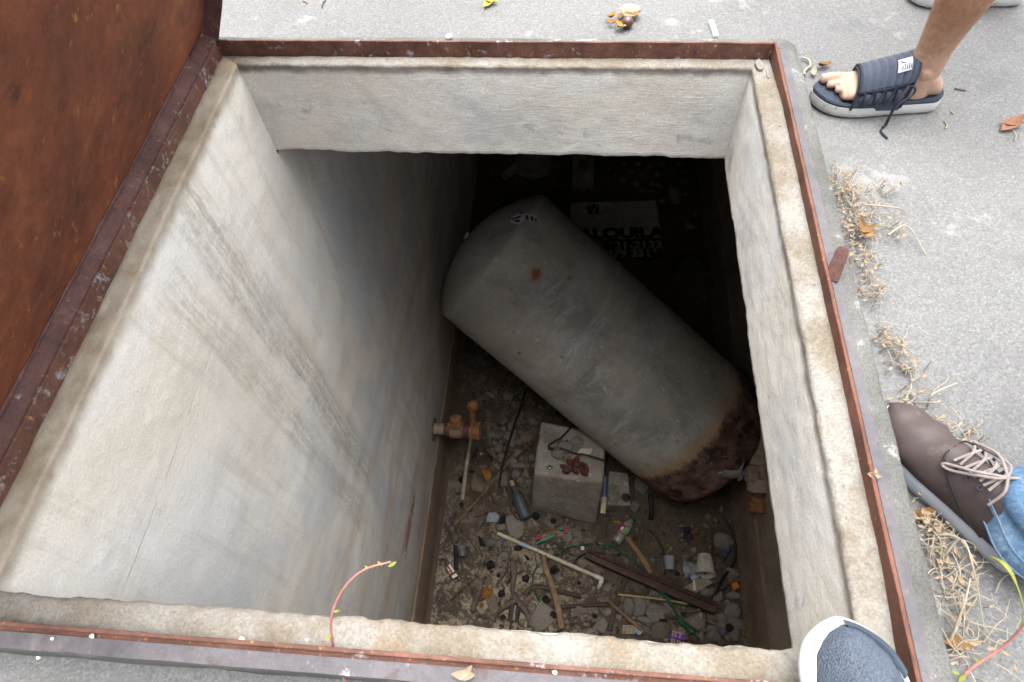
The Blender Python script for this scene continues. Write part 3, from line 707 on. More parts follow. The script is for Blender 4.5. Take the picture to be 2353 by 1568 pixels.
for q in mb.v: q += V((n3(q, 40, 1), n3(q, 40, 2), n3(q, 40, 3)))*.007
obj('bonnet', mb, M['rust_deep'], vl)
mb = MB(); mb.lathe([(r_, h_*VS) for r_, h_ in [(.046, .36), (.05, .37), (.05, .41), (.046, .42)]], W0, (1, 0, -.015), 14); obj('collar', mb, M['rust_bar'], vl)
mb = MB(); mb.lathe([(r_, h_*VS) for r_, h_ in [(.052, .42), (.060, .43), (.060, .50), (.066, .505), (.066, .55), (.05, .555), (.046, .52)]], W0, (1, 0, -.015), 8)
for q in mb.v: q += V((n3(q, 50, 1), n3(q, 50, 2), n3(q, 50, 3)))*.005
obj('union_nut', mb, M['rust_deep'], vl, ang=25)
lb = ln(.47)+V((0, 0, .03)); lt = V((lb.x, lb.y+.30, lb.z+.22)); lt = gx(*kb(685, 215), lb.x+.01)
mb = MB(); pts = spl([lb, lb.lerp(lt, .4), lb.lerp(lt, .75), lt], 4); mb.tube(pts, .018, 8, .3, 4); mb.blob(lt, (.040, .040, .042), 2, .12, 2, 3); obj('lever', mb, M['rust_deep'], vl)
# damp halo of patched mortar round the stub
mb = MB(); rows = []
for k, rr in ((0, 1.0), (1, .92)):
    rows.append([V((X0+.002+.007*k, W0.y+cos(2*pi*j/20)*.085*rr*(1+.2*n3((j, 0, 0), .9)), W0.z-.02+sin(2*pi*j/20)*.10*rr*(1+.2*n3((j, 4, 0), .9)))) for j in range(20)])
mb.loft(rows); obj('mortar_collar', mb, simple('dark_mortar', (.20, .175, .145), None, 20), vl)

# ================================================================ LITTER ON THE PIT FLOOR
M['stone'] = stone_mat()
M['block'] = simple('grey_block_concrete', (.30, .275, .245), (.16, .14, .115), 7, .92, bump=.8, bd=.006, speck=(.42, .40, .37))
M['stick'] = simple('dead_twig', (.10, .070, .048), (.04, .028, .02), 30, .85)
M['black'] = simple('black_cable', (.018, .017, .017), (.010, .010, .010), 20, .5)
M['wood'] = simple('weathered_wood', (.26, .175, .10), (.12, .075, .042), 22, .85, bump=.7)
M['wood_dark'] = simple('wet_dark_timber', (.075, .038, .028), (.028, .016, .013), 9, .6, spec=.25, speck=(.15, .07, .045))
M['bark'] = simple('flaking_bark', (.17, .135, .115), (.05, .038, .032), 26, .9, bump=.9, bd=.006)
M['pvc'] = simple('dirty_white_pvc', (.56, .50, .39), (.40, .33, .23), 20, .5, speck=(.16, .11, .07))
M['green'] = simple('green_plastic_strap', (.012, .105, .048), (.008, .055, .028), 9, .4)
M['reed'] = simple('dry_reed', (.42, .35, .18), (.26, .20, .09), 20, .8)
M['fruit'] = simple('black_dried_fruit', (.016, .013, .012), (.008, .006, .006), 9, .75, bump=.9, bd=.006)
M['leaf_tan'] = simple('dry_tan_leaf', (.36, .17, .035), (.24, .10, .02), 20, .7)
M['leaf_red'] = simple('dark_red_leaf', (.095, .030, .020), (.035, .012, .011), 16, .6)
M['paper'] = simple('dirty_paper', (.58, .54, .44), (.42, .37, .27), 14, .8)
M['cup_white'] = simple('stained_foam_cup', (.60, .56, .49), (.30, .25, .20), 22, .6, speck=(.14, .10, .08))
M['cup_grey'] = plastic('clouded_plastic', (.33, .34, .38), .3, trans=.25)
M['clear'] = plastic('clear_plastic', (.72, .74, .76), .12, trans=.75)
M['bottle'] = plastic('dirty_bottle_glass', (.10, .11, .12), .25, trans=.2)
M['navy'] = simple('black_plastic', (.025, .026, .032), (.012, .012, .016), 12, .4, spec=.5)
M['orange'] = simple('orange_plastic', (.60, .20, .02), (.42, .12, .015), 12, .45)
M['blue'] = simple('blue_plastic', (.03, .09, .45), None, 12, .35)
M['paleblue'] = simple('pale_blue_plastic', (.32, .45, .58), None, 12, .4)
M['white'] = simple('white_plastic', (.66, .65, .62), (.50, .48, .44), 18, .5)
M['red'] = simple('red_print', (.42, .02, .045), None, 20, .5)
M['teal'] = simple('teal_print', (.01, .21, .15), None, 20, .5)
M['kraft'] = simple('tan_wrapper', (.34, .23, .15), (.20, .125, .08), 12, .55, bump=1.0, bd=.01)
M['violet'] = simple('violet_print', (.11, .05, .30), None, 20, .5)
M['pink'] = simple('pink_paper', (.52, .34, .33), None, 20, .7)
M['iron'] = simple('greasy_iron', (.13, .085, .08), (.06, .035, .03), 18, .4, metal=.3, spec=.5, speck=(.4, .4, .4))
M['magenta'] = simple('magenta_label', (.34, .03, .10), None, 20, .5)
M['lime'] = simple('green_label', (.16, .42, .13), None, 20, .5)
def FP(p, h=.0): q = gz(p[0], p[1], FZ); q.z += h; return q
def onfloor(p, h):   # point h above the floor seen at that pixel
    return gz(p[0], p[1], FZ+h)
def thing1(name, mb, mat, label, cat, group=None, **k):
    return tag(obj(name, mb, mat, **k), label, cat, group)

# ---- concrete pedestal and the small block beside it
zt = .52
P4 = [gz(1240, 970, FZ+zt), gz(1384, 996, FZ+zt), gz(1388, 1128, FZ+zt), gz(1232, 1100, FZ+zt)]
P4 = [gz(1243, 968, FZ+zt), gz(1392, 1000, FZ+zt), gz(1387, 1110, FZ+zt), gz(1226, 1090, FZ+zt)]
B4 = [FP((1238, 985)), FP((1400, 1010)), FP((1370, 1208)), FP((1218, 1172))]
def hull_block(bot, top, bev=.03):
    bm = bmesh.new(); vb = [bm.verts.new(q) for q in bot]; vt_ = [bm.verts.new(q) for q in top]
    bm.faces.new(vb[::-1]); bm.faces.new(vt_)
    for i in range(4): bm.faces.new((vb[i], vb[(i+1) % 4], vt_[(i+1) % 4], vt_[i]))
    bmesh.ops.recalc_face_normals(bm, faces=bm.faces[:])
    if bev: bmesh.ops.bevel(bm, geom=bm.edges[:], offset=bev, segments=3, affect='EDGES', profile=.55)
    bmesh.ops.triangulate(bm, faces=[f for f in bm.faces if len(f.verts) > 4])
    bmesh.ops.subdivide_edges(bm, edges=bm.edges[:], cuts=3, use_grid_fill=True)
    for q in bm.verts: q.co += q.normal*(.006*n3(q.co, 8, 2)+.004*n3(q.co, 25, 5))
    mb = MB(); mb.bm(bm); bm.free(); return mb
ctr = sum(B4, V((0, 0, 0)))/4
P4 = [q for q in P4]
thing1('concrete_pedestal', hull_block(B4, P4), M['block'], 'big pale concrete block with tapering sides below the tilted tank', 'block', ang=50)
h2 = .17
T4 = [gz(*k3(1048, 548), FZ+h2), gz(*k3(1160, 560), FZ+h2), gz(*k3(1172, 745), FZ+h2), gz(*k3(1040, 740), FZ+h2)]
Q4 = [V((q.x, q.y, FZ)) for q in T4]
o = thing1('concrete_block', hull_block(Q4, T4, .012), M['block'], 'small squarish concrete block with a hole, right of the big pedestal', 'block', ang=50)
mb = MB(); c = sum(T4, V((0, 0, 0)))/4
mb.lathe([(.030, -.05), (.034, .004), (.028, .006), (.001, .006)], c+V((.05, -.07, .004)), (0, 0, 1), 10); obj('dark_hole_disc', mb, M['black'], o, org=o.location)  # black disc on the top face, the hole's inner shade put into its colour
mb = MB(); mb.blob(c+V((-.04, -.05, .02)), (.05, .08, .022), 4, .3); obj('mortar_lump', mb, M['stone'], o, org=o.location)

# ---- alquila sign lying on the floor, half under the tank
SZ = .02
s0, s1, s2 = gz(1310, 466, FZ+SZ), gz(1507, 461, FZ+SZ), gz(1519, 583, FZ+SZ)
su = (s1-s0); sw = su.length; su.normalize(); sv_ = (s2-s1); sv_ = sv_-su*sv_.dot(su); shh = sv_.length; sv_.normalize()
s0 = s0+sv_*.0
sign = empty('rental_sign', s0, 'grimy white and black board reading ALQUILA lying in the dark behind the tank', 'sign')
def SP(u, v, h=0): return s0+su*(u*sw)+sv_*(v*shh)+V((0, 0, h))
def slab(pts, th):
    mb = MB(); mb.loft([[q-V((0, 0, th)) for q in pts], pts]); return mb
sgm = simple('grimy_white_board', (.46, .44, .40), (.26, .235, .20), 5, .6, speck=(.16, .13, .10))
obj('board', slab([SP(0, 0), SP(1, 0), SP(1, .72), SP(0, .72)], .008), sgm, sign, smooth=False)
bk = simple('faded_black_print', (.030, .028, .03), (.018, .017, .018), 8, .5)
obj('black_panel', slab([SP(0, .723), SP(1, .723), SP(1, 1.1), SP(0, 1.1)], .008), bk, sign, smooth=False)
def text(name, body, pos, u, v, size, mat, parent, squash=1.0, bold=0.0, align='LEFT'):
    cu = bpy.data.curves.new(name, 'FONT'); cu.body = body; cu.size = size; cu.extrude = .0004; cu.offset = bold; cu.align_x = align
    t = bpy.data.objects.new('tmp', cu); col.objects.link(t)
    n_ = V(u).cross(-V(v)).normalized()
    t.matrix_world = Matrix((V(u)*squash, -V(v), n_)).transposed().to_4x4(); bpy.context.view_layer.update()
    me = bpy.data.meshes.new_from_object(t.evaluated_get(bpy.context.evaluated_depsgraph_get()))
    mw = Matrix((V(u)*squash, -V(v), n_)).transposed().to_4x4(); mw.translation = V(pos)-V(parent.location)
    me.transform(mw); me.materials.clear(); me.materials.append(mat)
    bpy.data.objects.remove(t); o = bpy.data.objects.new(name, me); col.objects.link(o); o.parent = parent; return o
wht = simple('faded_white_print', (.40, .39, .37), (.22, .21, .19), 10, .6)
text('word', 'ALQUILA', SP(.08, .70, .0015), su, sv_, shh*.26, bk, sign, 1.13, .010)
text('number', '809 621-2133', SP(.10, .90, .0015), su, sv_, shh*.185, wht, sign, 1.10, .006)
text('number', '809-879 3316', SP(.09, 1.045, .0015), su, sv_, shh*.175, wht, sign, 1.10, .006)
mb = MB()
def quad(pts): mb.add(pts, [list(range(len(pts)))])
mb.cur = 0; quad([SP(.20, .05, .001), SP(.33, .05, .001), SP(.33, .24, .001), SP(.20, .24, .001)])
mb.cur = 1
for pl in ([(.185, .05), (.195, .05), (.195, .24), (.185, .24)], [(.215, .05), (.235, .05), (.272, .22), (.262, .23)], [(.31, .05), (.322, .05), (.272, .23), (.262, .22)], [(.338, .05), (.345, .05), (.345, .24), (.338, .24)]): quad([SP(a_, b_, .002) for a_, b_ in pl])
obj('emblem', mb, [bk, wht], sign, smooth=False)
mb = MB()
for k in range(9): quad([SP(.20+.05*k, 1.075, .0015), SP(.235+.05*k, 1.075, .0015), SP(.235+.05*k, 1.088, .0015), SP(.20+.05*k, 1.088, .0015)])
obj('small_print', mb, wht, sign, smooth=False)

# ---- things in the dark behind the tank
bc = FP(kd(550, 235)); mb = MB(); r_ = .20
mb.lathe([(r_*1.06, 0), (r_*1.1, .02), (r_*1.0, .035), (r_*.97, .05), (r_*.92, .18), (r_*.80, .26), (r_*.5, .30), (.001, .31)], bc, (0, 0, 1), 28)
thing1('upturned_basin', mb, simple('grey_basin', (.25, .24, .23), (.16, .15, .14), 10, .7), 'round grey basin upside down in the dark corner behind the tank', 'basin')
mb = MB(); mb.tube([FP(kd(285, 385), .05), FP(kd(390, 275), .06)], .055, 12); thing1('pipe_offcut', mb, M['pipe'], 'short thick pipe offcut leaning at the upturned basin', 'pipe')
hb = empty('hollow_block', FP(kd(1020, 330)), 'long hollow concrete block with square cells in the dark behind the tank', 'block')
c0, c1 = FP(kd(920, 170), .1), FP(kd(1110, 460), .1)
wd_ = abs(c1.x-c0.x); ln_ = abs(c1.y-c0.y); cc = (c0+c1)/2; cc.z = FZ+.10
mb = MB()
for dx in (-1, 1): mb.box((cc.x+dx*(wd_/2-.035), cc.y, cc.z), (.07, ln_*1.1, .20), bev=.008)
for t in (-.5, -.17, .17, .45): mb.box((cc.x, cc.y+t*ln_*1.05, cc.z-.002), (wd_-.142, .09 if t < .4 else .12, .196), bev=.006)
obj('shell', mb, M['block'], hb); mb = MB(); mb.box((cc.x, cc.y, FZ+.035), (wd_-.145, ln_*1.02, .05)); obj('infill', mb, M['chamber'], hb)

# ---- stones
BASE = []
for i in range(14):
    bm = bmesh.new(); rr = random.Random(i)
    for k in range(rr.randint(11, 17)):
        q = V((rr.gauss(0, 1), rr.gauss(0, 1), rr.gauss(0, 1))).normalized(); s_ = rr.uniform(.8, 1.05)
        bm.verts.new((q.x*.5*s_, q.y*.5*s_, q.z*.5*s_))
    r0 = bmesh.ops.convex_hull(bm, input=bm.verts[:]); bmesh.ops.delete(bm, geom=[e for e in r0['geom_interior'] if isinstance(e, bmesh.types.BMVert)], context='VERTS')
    bmesh.ops.bevel(bm, geom=bm.edges[:], offset=.045, segments=2, affect='EDGES', profile=.5)
    bmesh.ops.triangulate(bm, faces=bm.faces[:]); bmesh.ops.subdivide_edges(bm, edges=bm.edges[:], cuts=1)
    for q in bm.verts: q.co += q.co.normalized()*(.035*n3(q.co, 4, i)+.02*n3(q.co, 10, i+2))
    mn_ = [min(q.co[a] for q in bm.verts) for a in range(3)]; mx_ = [max(q.co[a] for q in bm.verts) for a in range(3)]
    for q in bm.verts: q.co = V(((q.co.x-(mn_[0]+mx_[0])/2)/(mx_[0]-mn_[0]), (q.co.y-(mn_[1]+mx_[1])/2)/(mx_[1]-mn_[1]), (q.co.z-mn_[2])/(mx_[2]-mn_[2])))
    me = bpy.data.meshes.new('stone'); bm.to_mesh(me); bm.free(); me.materials.append(M['stone'])
    me.polygons.foreach_set('use_smooth', [True]*len(me.polygons)); me.set_sharp_from_angle(angle=R(38)); BASE.append(me)
def stone(px, py, w_, h_, label, group=None, zb=0.0, hk=.42, rot=None, name='stone', mat=None):
    c = gz(px, py, FZ+zb); dep = (c-CP).dot(CF)/FPX
    o = bpy.data.objects.new(name, random.choice(BASE)); col.objects.link(o)
    o.location = c-V((0, 0, .012)); o.scale = (w_*dep*1.16, h_*dep*1.16, min(w_, h_)*dep*hk*1.3*random.uniform(.85, 1.3)+.016)
    o.rotation_euler = (random.uniform(-.12, .12), random.uniform(-.12, .12), (random.uniform(-.5, .5) if rot is None else rot))
    tag(o, label, 'stone', group); return o
def stones(kf, lst, sc_, label, group, **k):
    for q in lst:
        x, y = kf(q[0], q[1]); stone(x, y, q[2]*sc_, q[3]*sc_, label, group, **k)
G1 = 'rubble heaped in the near corner of the pit'
stones(k5, [(470, 1070, 120, 150), (610, 1060, 150, 200), (770, 920, 130, 90), (920, 1070, 140, 170), (640, 1240, 180, 150), (830, 1350, 200, 170), (1090, 1190, 80, 90), (1165, 1180, 80, 60), (1370, 1170, 90, 80), (1455, 1185, 90, 90), (1540, 1190, 110, 80), (1650, 1130, 160, 140), (1655, 960, 150, 170), (1715, 1080, 110, 80), (1530, 960, 90, 90), (1680, 1270, 160, 110), (1410, 1260, 130, 90), (1420, 1380, 140, 160), (1530, 1310, 100, 150), (1700, 1420, 160, 130), (1300, 1390, 80, 140), (980, 1330, 90, 90), (1060, 1360, 160, 130), (690, 1010, 60, 100), (730, 1090, 50, 40), (1340, 940, 110, 110), (1470, 990, 70, 80), (1600, 1040, 70, 60), (560, 1180, 60, 60), (500, 950, 50, 40), (1000, 1190, 60, 60), (300, 1230, 70, 60), (235, 1140, 60, 80), (300, 1100, 50, 40), (380, 1200, 100, 60), (1480, 1080, 60, 40), (1580, 1100, 60, 50), (1250, 1330, 70, 60), (1120, 1300, 60, 50), (1590, 1420, 80, 60), (1500, 1430, 70, 60), (690, 1370, 90, 80), (1230, 1420, 70, 60), (890, 1450, 60, 60), (1780, 1360, 50, 60), (1640, 1050, 50, 50), (1390, 1080, 50, 50)], .2015, 'broken concrete lump heaped under the dark timber in the near corner', G1)
stone(*k5(790, 1150), 47, 40, 'wide flat slab of rubble below the long pale reed', hk=.25)
stone(*k5(1212, 1240), 40, 37, 'big pale five-sided stone below the dark wrapper in the rubble')
stone(*k5(170, 1275), 33, 35, 'smooth rounded pale stone left of the crossing stick ends', rot=.1)
stone(*k5(1535, 335), 42, 32, 'pointed light grey shard beside the blue bottle cap', hk=.3)
stone(*k5(1635, 705), 29, 23, 'grey wedge of rubble by the looped cable near the foot of the wall')
G2 = 'stones strewn along the foot of the streaked wall'
stones(k4, [(1390, 150, 130, 100), (1000, 550, 80, 80), (930, 620, 70, 130), (1790, 300, 120, 150), (1850, 450, 80, 80), (2050, 370, 100, 70), (1640, 440, 70, 60), (1950, 1240, 140, 80), (2030, 1400, 90, 60), (1440, 910, 90, 40), (1450, 985, 100, 40), (960, 200, 120, 100), (1310, 1390, 90, 70), (2010, 930, 40, 50), (600, 560, 40, 40), (1680, 1260, 70, 60), (1780, 1380, 60, 40), (1850, 1290, 60, 50), (1550, 1210, 90, 50), (2150, 1240, 60, 60), (2270, 1260, 80, 80), (950, 470, 50, 40), (1740, 620, 40, 40), (2060, 700, 40, 40), (2290, 600, 50, 60), (1210, 1390, 90, 80), (1570, 120, 40, 40), (1300, 190, 50, 70)], .1832, 'loose concrete chip on the speckled floor round the white plastic pipe', G2)
stone(*k4(1130, 185), 34, 48, 'long tan slab of broken concrete at the upper end of the white pipe', rot=.45, hk=.25)
stone(*k4(900, 1150), 36, 38, 'pale triangular stone next to the tan crumpled leaf', hk=.35)
stone(*k4(1470, 1330), 44, 50, 'large flat stone half hidden by the near rim of the pit', hk=.22)
stone(*k4(955, 400), 20, 17, 'small peach-coloured stone chip beside the blue scrap', hk=.3)
stone(*k4(2270, 935), 20, 20, 'rounded stone below the elbow of the white pipe')
G3 = 'stones between the valve and the pedestal'
stones(kb, [(1100, 110, 100, 80), (1060, 400, 80, 90), (1040, 470, 60, 60), (985, 690, 90, 120), (930, 640, 60, 50), (1140, 550, 140, 170), (1290, 580, 150, 130), (1160, 640, 110, 90), (1310, 690, 100, 70), (1010, 790, 110, 60), (1200, 900, 170, 120), (1310, 880, 70, 90), (1300, 980, 110, 110), (1030, 1050, 130, 170), (1370, 390, 100, 90), (1240, 480, 100, 120), (1360, 770, 90, 80), (1200, 760, 90, 80), (1065, 1215, 60, 110), (1190, 1400, 130, 180), (1220, 1050, 100, 80), (1290, 1130, 80, 60), (1350, 480, 60, 60), (900, 540, 100, 80), (880, 460, 60, 50), (1070, 560, 60, 60), (1200, 330, 60, 50), (960, 560, 60, 50), (1100, 860, 70, 60), (1180, 1000, 90, 80), (1110, 1090, 60, 60), (1240, 790, 60, 60), (1340, 640, 50, 60), (1390, 880, 60, 60), (760, 690, 60, 40), (1160, 180, 50, 40), (1390, 180, 40, 40), (1460, 230, 70, 50), (1330, 120, 60, 40), (1180, 80, 50, 40)], .2015, 'dull grey rubble stone between the wall valve and the big pedestal', G3)
stone(*kb(740, 1095), 30, 42, 'big tan stone with a whitish patch at the end of the white lath', rot=.2)
stone(*kb(880, 105), 24, 20, 'white-rimmed stone alone in the gap by the tilted tank', hk=.5)
stone(*kb(958, 905), 17, 20, 'yellowish stone above the orange-brown stain')
stone(*kr(275, 1350), 20, 21, 'round pitted stone beside the small square block', hk=.6)
stone(*kr(380, 1090), 36, 36, 'pale chip of concrete tucked under the rusted end of the tank')
G4 = 'rubble in the dark behind the tank'
stones(kd, [(1510, 400, 90, 170), (1390, 380, 80, 130), (1560, 340, 60, 60), (1620, 330, 80, 60), (1710, 330, 50, 60), (1960, 390, 100, 60), (1990, 520, 60, 60), (1480, 300, 60, 40), (1600, 300, 60, 30), (1410, 230, 60, 50), (1640, 250, 60, 50), (1940, 230, 80, 60), (1970, 310, 80, 60), (1880, 540, 100, 200), (2010, 820, 90, 60), (1780, 580, 80, 50), (1700, 440, 140, 80), (1650, 490, 80, 40), (1840, 330, 70, 50), (1200, 300, 70, 60), (1140, 210, 50, 40), (1320, 300, 50, 60), (1260, 380, 50, 40), (1340, 220, 60, 40), (1530, 230, 60, 50), (1760, 240, 60, 60), (1850, 240, 60, 50), (2080, 710, 50, 60), (1560, 480, 60, 40), (1900, 440, 50, 40)], .2441, 'shadowed rubble stone in the dark far end of the pit', G4)
G5 = 'stones on top of the pedestal'
for x, y, a_, b_ in ((1515, 510, 50, 60), (1560, 590, 130, 70), (1690, 620, 80, 80), (1870, 650, 130, 150), (1760, 700, 160, 120), (1650, 760, 130, 110), (1775, 830, 110, 80), (1820, 915, 75, 90), (1770, 620, 50, 50), (1640, 690, 60, 50)):
    stone(*kb(x, y), a_*.2015, b_*.2015, 'crumbled concrete bit lying on top of the big pedestal', G5, zb=zt+.012, hk=.35)
rr = random.Random(21)
for k in range(46):
    x = rr.uniform(380, 1740); y = rr.uniform(960, 1460)-max(0, (900-x)*.05)
    q = rr.uniform(40, 105); stone(*k5(x, y), q*.2015, q*rr.uniform(.65, 1.1)*.2015, 'broken concrete lump heaped under the dark timber in the near corner', G1)
for k in range(26):
    x = rr.uniform(780, 1400); y = rr.uniform(380, 1300); q = rr.uniform(45, 95)
    stone(*kb(x, y), q*.2015, q*rr.uniform(.65, 1.1)*.2015, 'dull grey rubble stone between the wall valve and the big pedestal', G3)
# fine gravel and crumbs everywhere between them: one uncountable spread
mb = MB(); rr = random.Random(5)
for k in range(2600):
    x = rr.uniform(X0+.03, X1-.04); y = rr.uniform(.1, 5.0) if k % 3 else rr.uniform(.1, 1.9)
    dn = n3((x, y, 0), 1.9, 1)+.5*n3((x, y, 0), 5, 2)
    if dn < rr.uniform(-.55, .35): continue
    s_ = .006+.020*rr.random()**2.6
    q = [V((rr.gauss(0, 1), rr.gauss(0, 1), rr.gauss(0, .8))).normalized()*s_*rr.uniform(.7, 1.2)+V((x, y, FZ+s_*.4)) for _ in range(6)]
    mb.add(q, [(0, 1, 2), (0, 2, 3), (0, 3, 4), (0, 4, 1), (5, 2, 1), (5, 3, 2), (5, 4, 3), (5, 1, 4)])
o = obj('gravel', mb, M['stone'], smooth=False); tag(o, 'fine gravel and crumbs spread over the pit floor', 'gravel', kind='stuff')

# ---- dried black fruits
rr = random.Random(3)
for kf, k_, l in ((k4, .1832, [(825, 665, 55), (920, 792, 26), (1265, 838, 46), (960, 1030, 50), (1520, 1100, 50), (1600, 1295, 48), (1930, 890, 25), (2130, 1303, 27), (980, 1320, 30), (1610, 115, 36)]), (k5, .2015, [(1605, 1325, 48), (845, 1255, 50), (1025, 705, 25), (360, 485, 20), (80, 1185, 26)]), (kb, .2015, [(560, 1060, 36), (890, 820, 32), (670, 965, 26), (1410, 1480, 44), (560, 1345, 30)])):
    for x, y, r_ in l:
        p = kf(x, y); c = FP(p); dep = (c-CP).dot(CF)/FPX; r1 = r_*k_*dep
        mb = MB(); mb.blob(c+V((0, 0, r1*.75)), (r1, r1, r1*.9), rr.randint(0, 99), .42, 2.4, 2)
        thing1('dried_fruit', mb, M['fruit'], 'round shrivelled black fruit on the pit floor', 'fruit', 'dried black fruits on the pit floor')

# ---- sticks, laths, timbers
def stick(kf, pts, wpx, mat, label, name='stick', cat='stick', lift=.012, taper=.6, jit=.25, sm=5, flat=1.0, hs=None, n=7, group=None):
    P_ = [onfloor(kf(*q), lift+(hs[i] if hs else 0)) for i, q in enumerate(pts)]
    P_ = spl(P_, sm); dep = (P_[0]-CP).dot(CF)/FPX; k_ = .1832 if kf is k4 else .2441 if kf is kd else .4029 if kf is k3 else .2015
    r0 = wpx*k_*dep/2; N_ = len(P_)
    mb = MB(); mb.tube(P_, [r0*(1-(1-taper)*i/(N_-1))*(1+jit*.6*n3((i, wpx, 0), .45)) for i in range(N_)], n, jit, wpx, flat=flat, up=V((0, 0, 1)))
    return thing1(name, mb, mat, label, cat, group, ang=50)
stick(kb, [(480, 1568), (640, 1400), (850, 1160), (960, 1010), (1100, 850), (1180, 710)], 34, M['wood'], 'long thin brown branch running from the wall foot up to the rubble', 'branch', 'branch', .03)
stick(kb, [(1295, 20), (1230, 230), (1170, 400), (1060, 760), (1005, 1000), (990, 1150)], 24, M['black'], 'straight black cable hanging from behind the tank over the rubble', 'cable', 'cable', .08, .9, .02)
stick(k4, [(390, 0), (355, 110), (365, 180), (420, 290), (500, 420), (560, 480), (600, 620), (590, 720)], 20, M['stick'], 'kinked black twig along the wall foot', lift=.02)
stick(k4, [(280, 200), (350, 400), (440, 620), (540, 860), (625, 1020)], 26, M['stick'], 'dark slanting twig behind the small battery')
stick(k4, [(325, 1100), (400, 1020), (520, 920), (665, 805)], 26, M['stick'], 'short dark stick crossing the slanting twig', lift=.03)
stick(k4, [(700, 825), (670, 1000), (620, 1150), (600, 1250)], 82, M['bark'], 'thick gnarled piece of bark-covered branch', 'branch', 'branch', .03, .8, .5)
stick(k4, [(660, 1230), (655, 1300), (650, 1380)], 26, M['stick'], 'dark twig end below the gnarled bark piece')
stick(k4, [(1080, 450), (1030, 700), (960, 840), (885, 900)], 24, M['stick'], 'bent twig beside the largest black fruit')
br = empty('forked_branch', onfloor(k4(1110, 1000), 0), 'forked grey-barked branch pointing at the near rim of the pit', 'branch')
def brt(pts, w_, nm, mt):
    P_ = spl([onfloor(k4(*q), .04) for q in pts], 5); dep = 4.65/FPX; r0 = w_*.1832*dep/2
    mb = MB(); mb.tube(P_, [r0*(.75+.25*sin(i*.5))*(1+.2*n3((i, w_, 1), .6)) for i in range(len(P_))], 8, .35, w_); obj(nm, mb, mt, br, ang=50)
brt([(1105, 600), (1112, 800), (1100, 1000), (1180, 1130), (1290, 1290), (1310, 1430)], 84, 'main_limb', M['bark'])
brt([(1130, 1110), (1020, 1180), (900, 1270), (850, 1370)], 60, 'side_limb', M['bark'])
brt([(1130, 790), (1190, 750), (1250, 735)], 26, 'snapped_twig', M['stick'])
stick(k4, [(1250, 1030), (1340, 940), (1500, 945), (1700, 990), (1960, 1050)], 64, M['stick'], 'thick dark crooked branch across the foot of the pale lath', 'branch', 'branch', .03, .9, .4)
stick(k4, [(1490, 540), (1515, 720), (1570, 850), (1640, 1080), (1720, 1460)], 66, M['wood'], 'pale weathered lath standing out below the white pipe', 'lath', 'lath', .05, 1.1, .2, 5, .5)
stick(k4, [(1380, 1205), (1700, 1185), (2050, 1165), (2400, 1150)], 50, M['wood_dark'], 'flat dark lath lying straight across the near floor', 'lath', 'lath', .015, 1.0, .06, 3, .35)
stick(k4, [(1610, 370), (1760, 470), (1900, 560)], 40, M['stick'], 'short brown stick under the coloured wrapper')
stick(k5, [(450, 285), (600, 490), (725, 700)], 66, M['wood'], 'grey-brown stake between the bottle and the long timber', 'stake', 'stake', .04, 1.0, .12, 4, .6)
stick(k5, [(640, 190), (520, 560), (440, 760), (330, 1050), (250, 1350)], 48, M['stick'], 'long dark slat running under the timber to the rim', 'slat', 'slat', .02, 1.1, .15, 4, .6)
stick(k5, [(240, 1010), (370, 1130), (500, 1240), (620, 1340)], 34, M['wood'], 'thin tapered twig pointing at the rubble', lift=.05, taper=1.4)
stick(k5, [(340, 940), (480, 925), (640, 925), (700, 880), (755, 850)], 30, M['stick'], 'crooked black twig lying over the pale reed', lift=.05)
stick(k5, [(350, 935), (430, 945), (780, 985), (1230, 1055)], 26, M['reed'], 'long split pale-yellow reed under the timber', 'reed', 'reed', .06, .7, .1, 4, .5)
stick(k5, [(880, 1170), (1000, 1205), (1100, 1245), (1235, 1335)], 40, M['stick'], 'dark twig among the stones right of the green strap', lift=.06)
stick(k5, [(700, 190), (820, 340), (880, 520), (888, 640), (875, 725)], 22, M['black'], 'curved black cable next to the upright plastic cup', 'cable', 'cable', .02, .9, .02)
stick(k5, [(1560, 70), (1650, 230), (1690, 430), (1665, 590), (1560, 730), (1500, 830), (1445, 945)], 36, M['black'], 'looped black hose by the foot of the bare wall', 'hose', 'hose', .03, .9, .05)
stick(k5, [(1540, 560), (1610, 470), (1625, 400), (1610, 350)], 14, M['black'], 'thin grey wire curling round the blue cap', 'wire', 'wire', .03, .9, .02)
stick(k4, [(1860, 625), (1950, 545), (2080, 505), (2260, 520)], 24, M['black'], 'arched black cable above the dark timber', 'cable', 'cable', .05, .9, .03)
stick(kb, [(770, 920), (810, 1040), (850, 1130), (920, 1290)], 30, M['stick'], 'black twig beside the tan stone')
stick(kb, [(1000, 965), (1120, 905)], 26, M['stick'], 'stubby dark twig on the rubble', lift=.08)
stick(kb, [(1180, 810), (1290, 710), (1400, 625)], 26, M['stick'], 'mottled dark twig leaning on the pedestal', lift=.09, hs=[0, .04, .12])
stick(kb, [(1125, 930), (1095, 1080), (1110, 1210), (1120, 1350), (1170, 1470), (1250, 1520)], 30, M['stick'], 'knobbly black root beside the old bottle', 'root', 'root', .05, .8, .5)
stick(k5, [(1525, 880), (1600, 820), (1700, 775)], 40, M['stick'], 'dark stick tucked behind the orange plastic piece', lift=.05)
stick(k5, [(960, 800), (1045, 740)], 24, M['stick'], 'short twig stub below the pink paper scraps')
stick(kr, [(480, 1180), (490, 1400), (480, 1500)], 60, M['black'], 'dark post stump in the shade below the tank', 'stump', 'stump', .03, .9, .1)
stick(kr, [(545, 1200), (560, 1400), (585, 1540)], 30, M['stick'], 'thin dark twig beside the post stump')
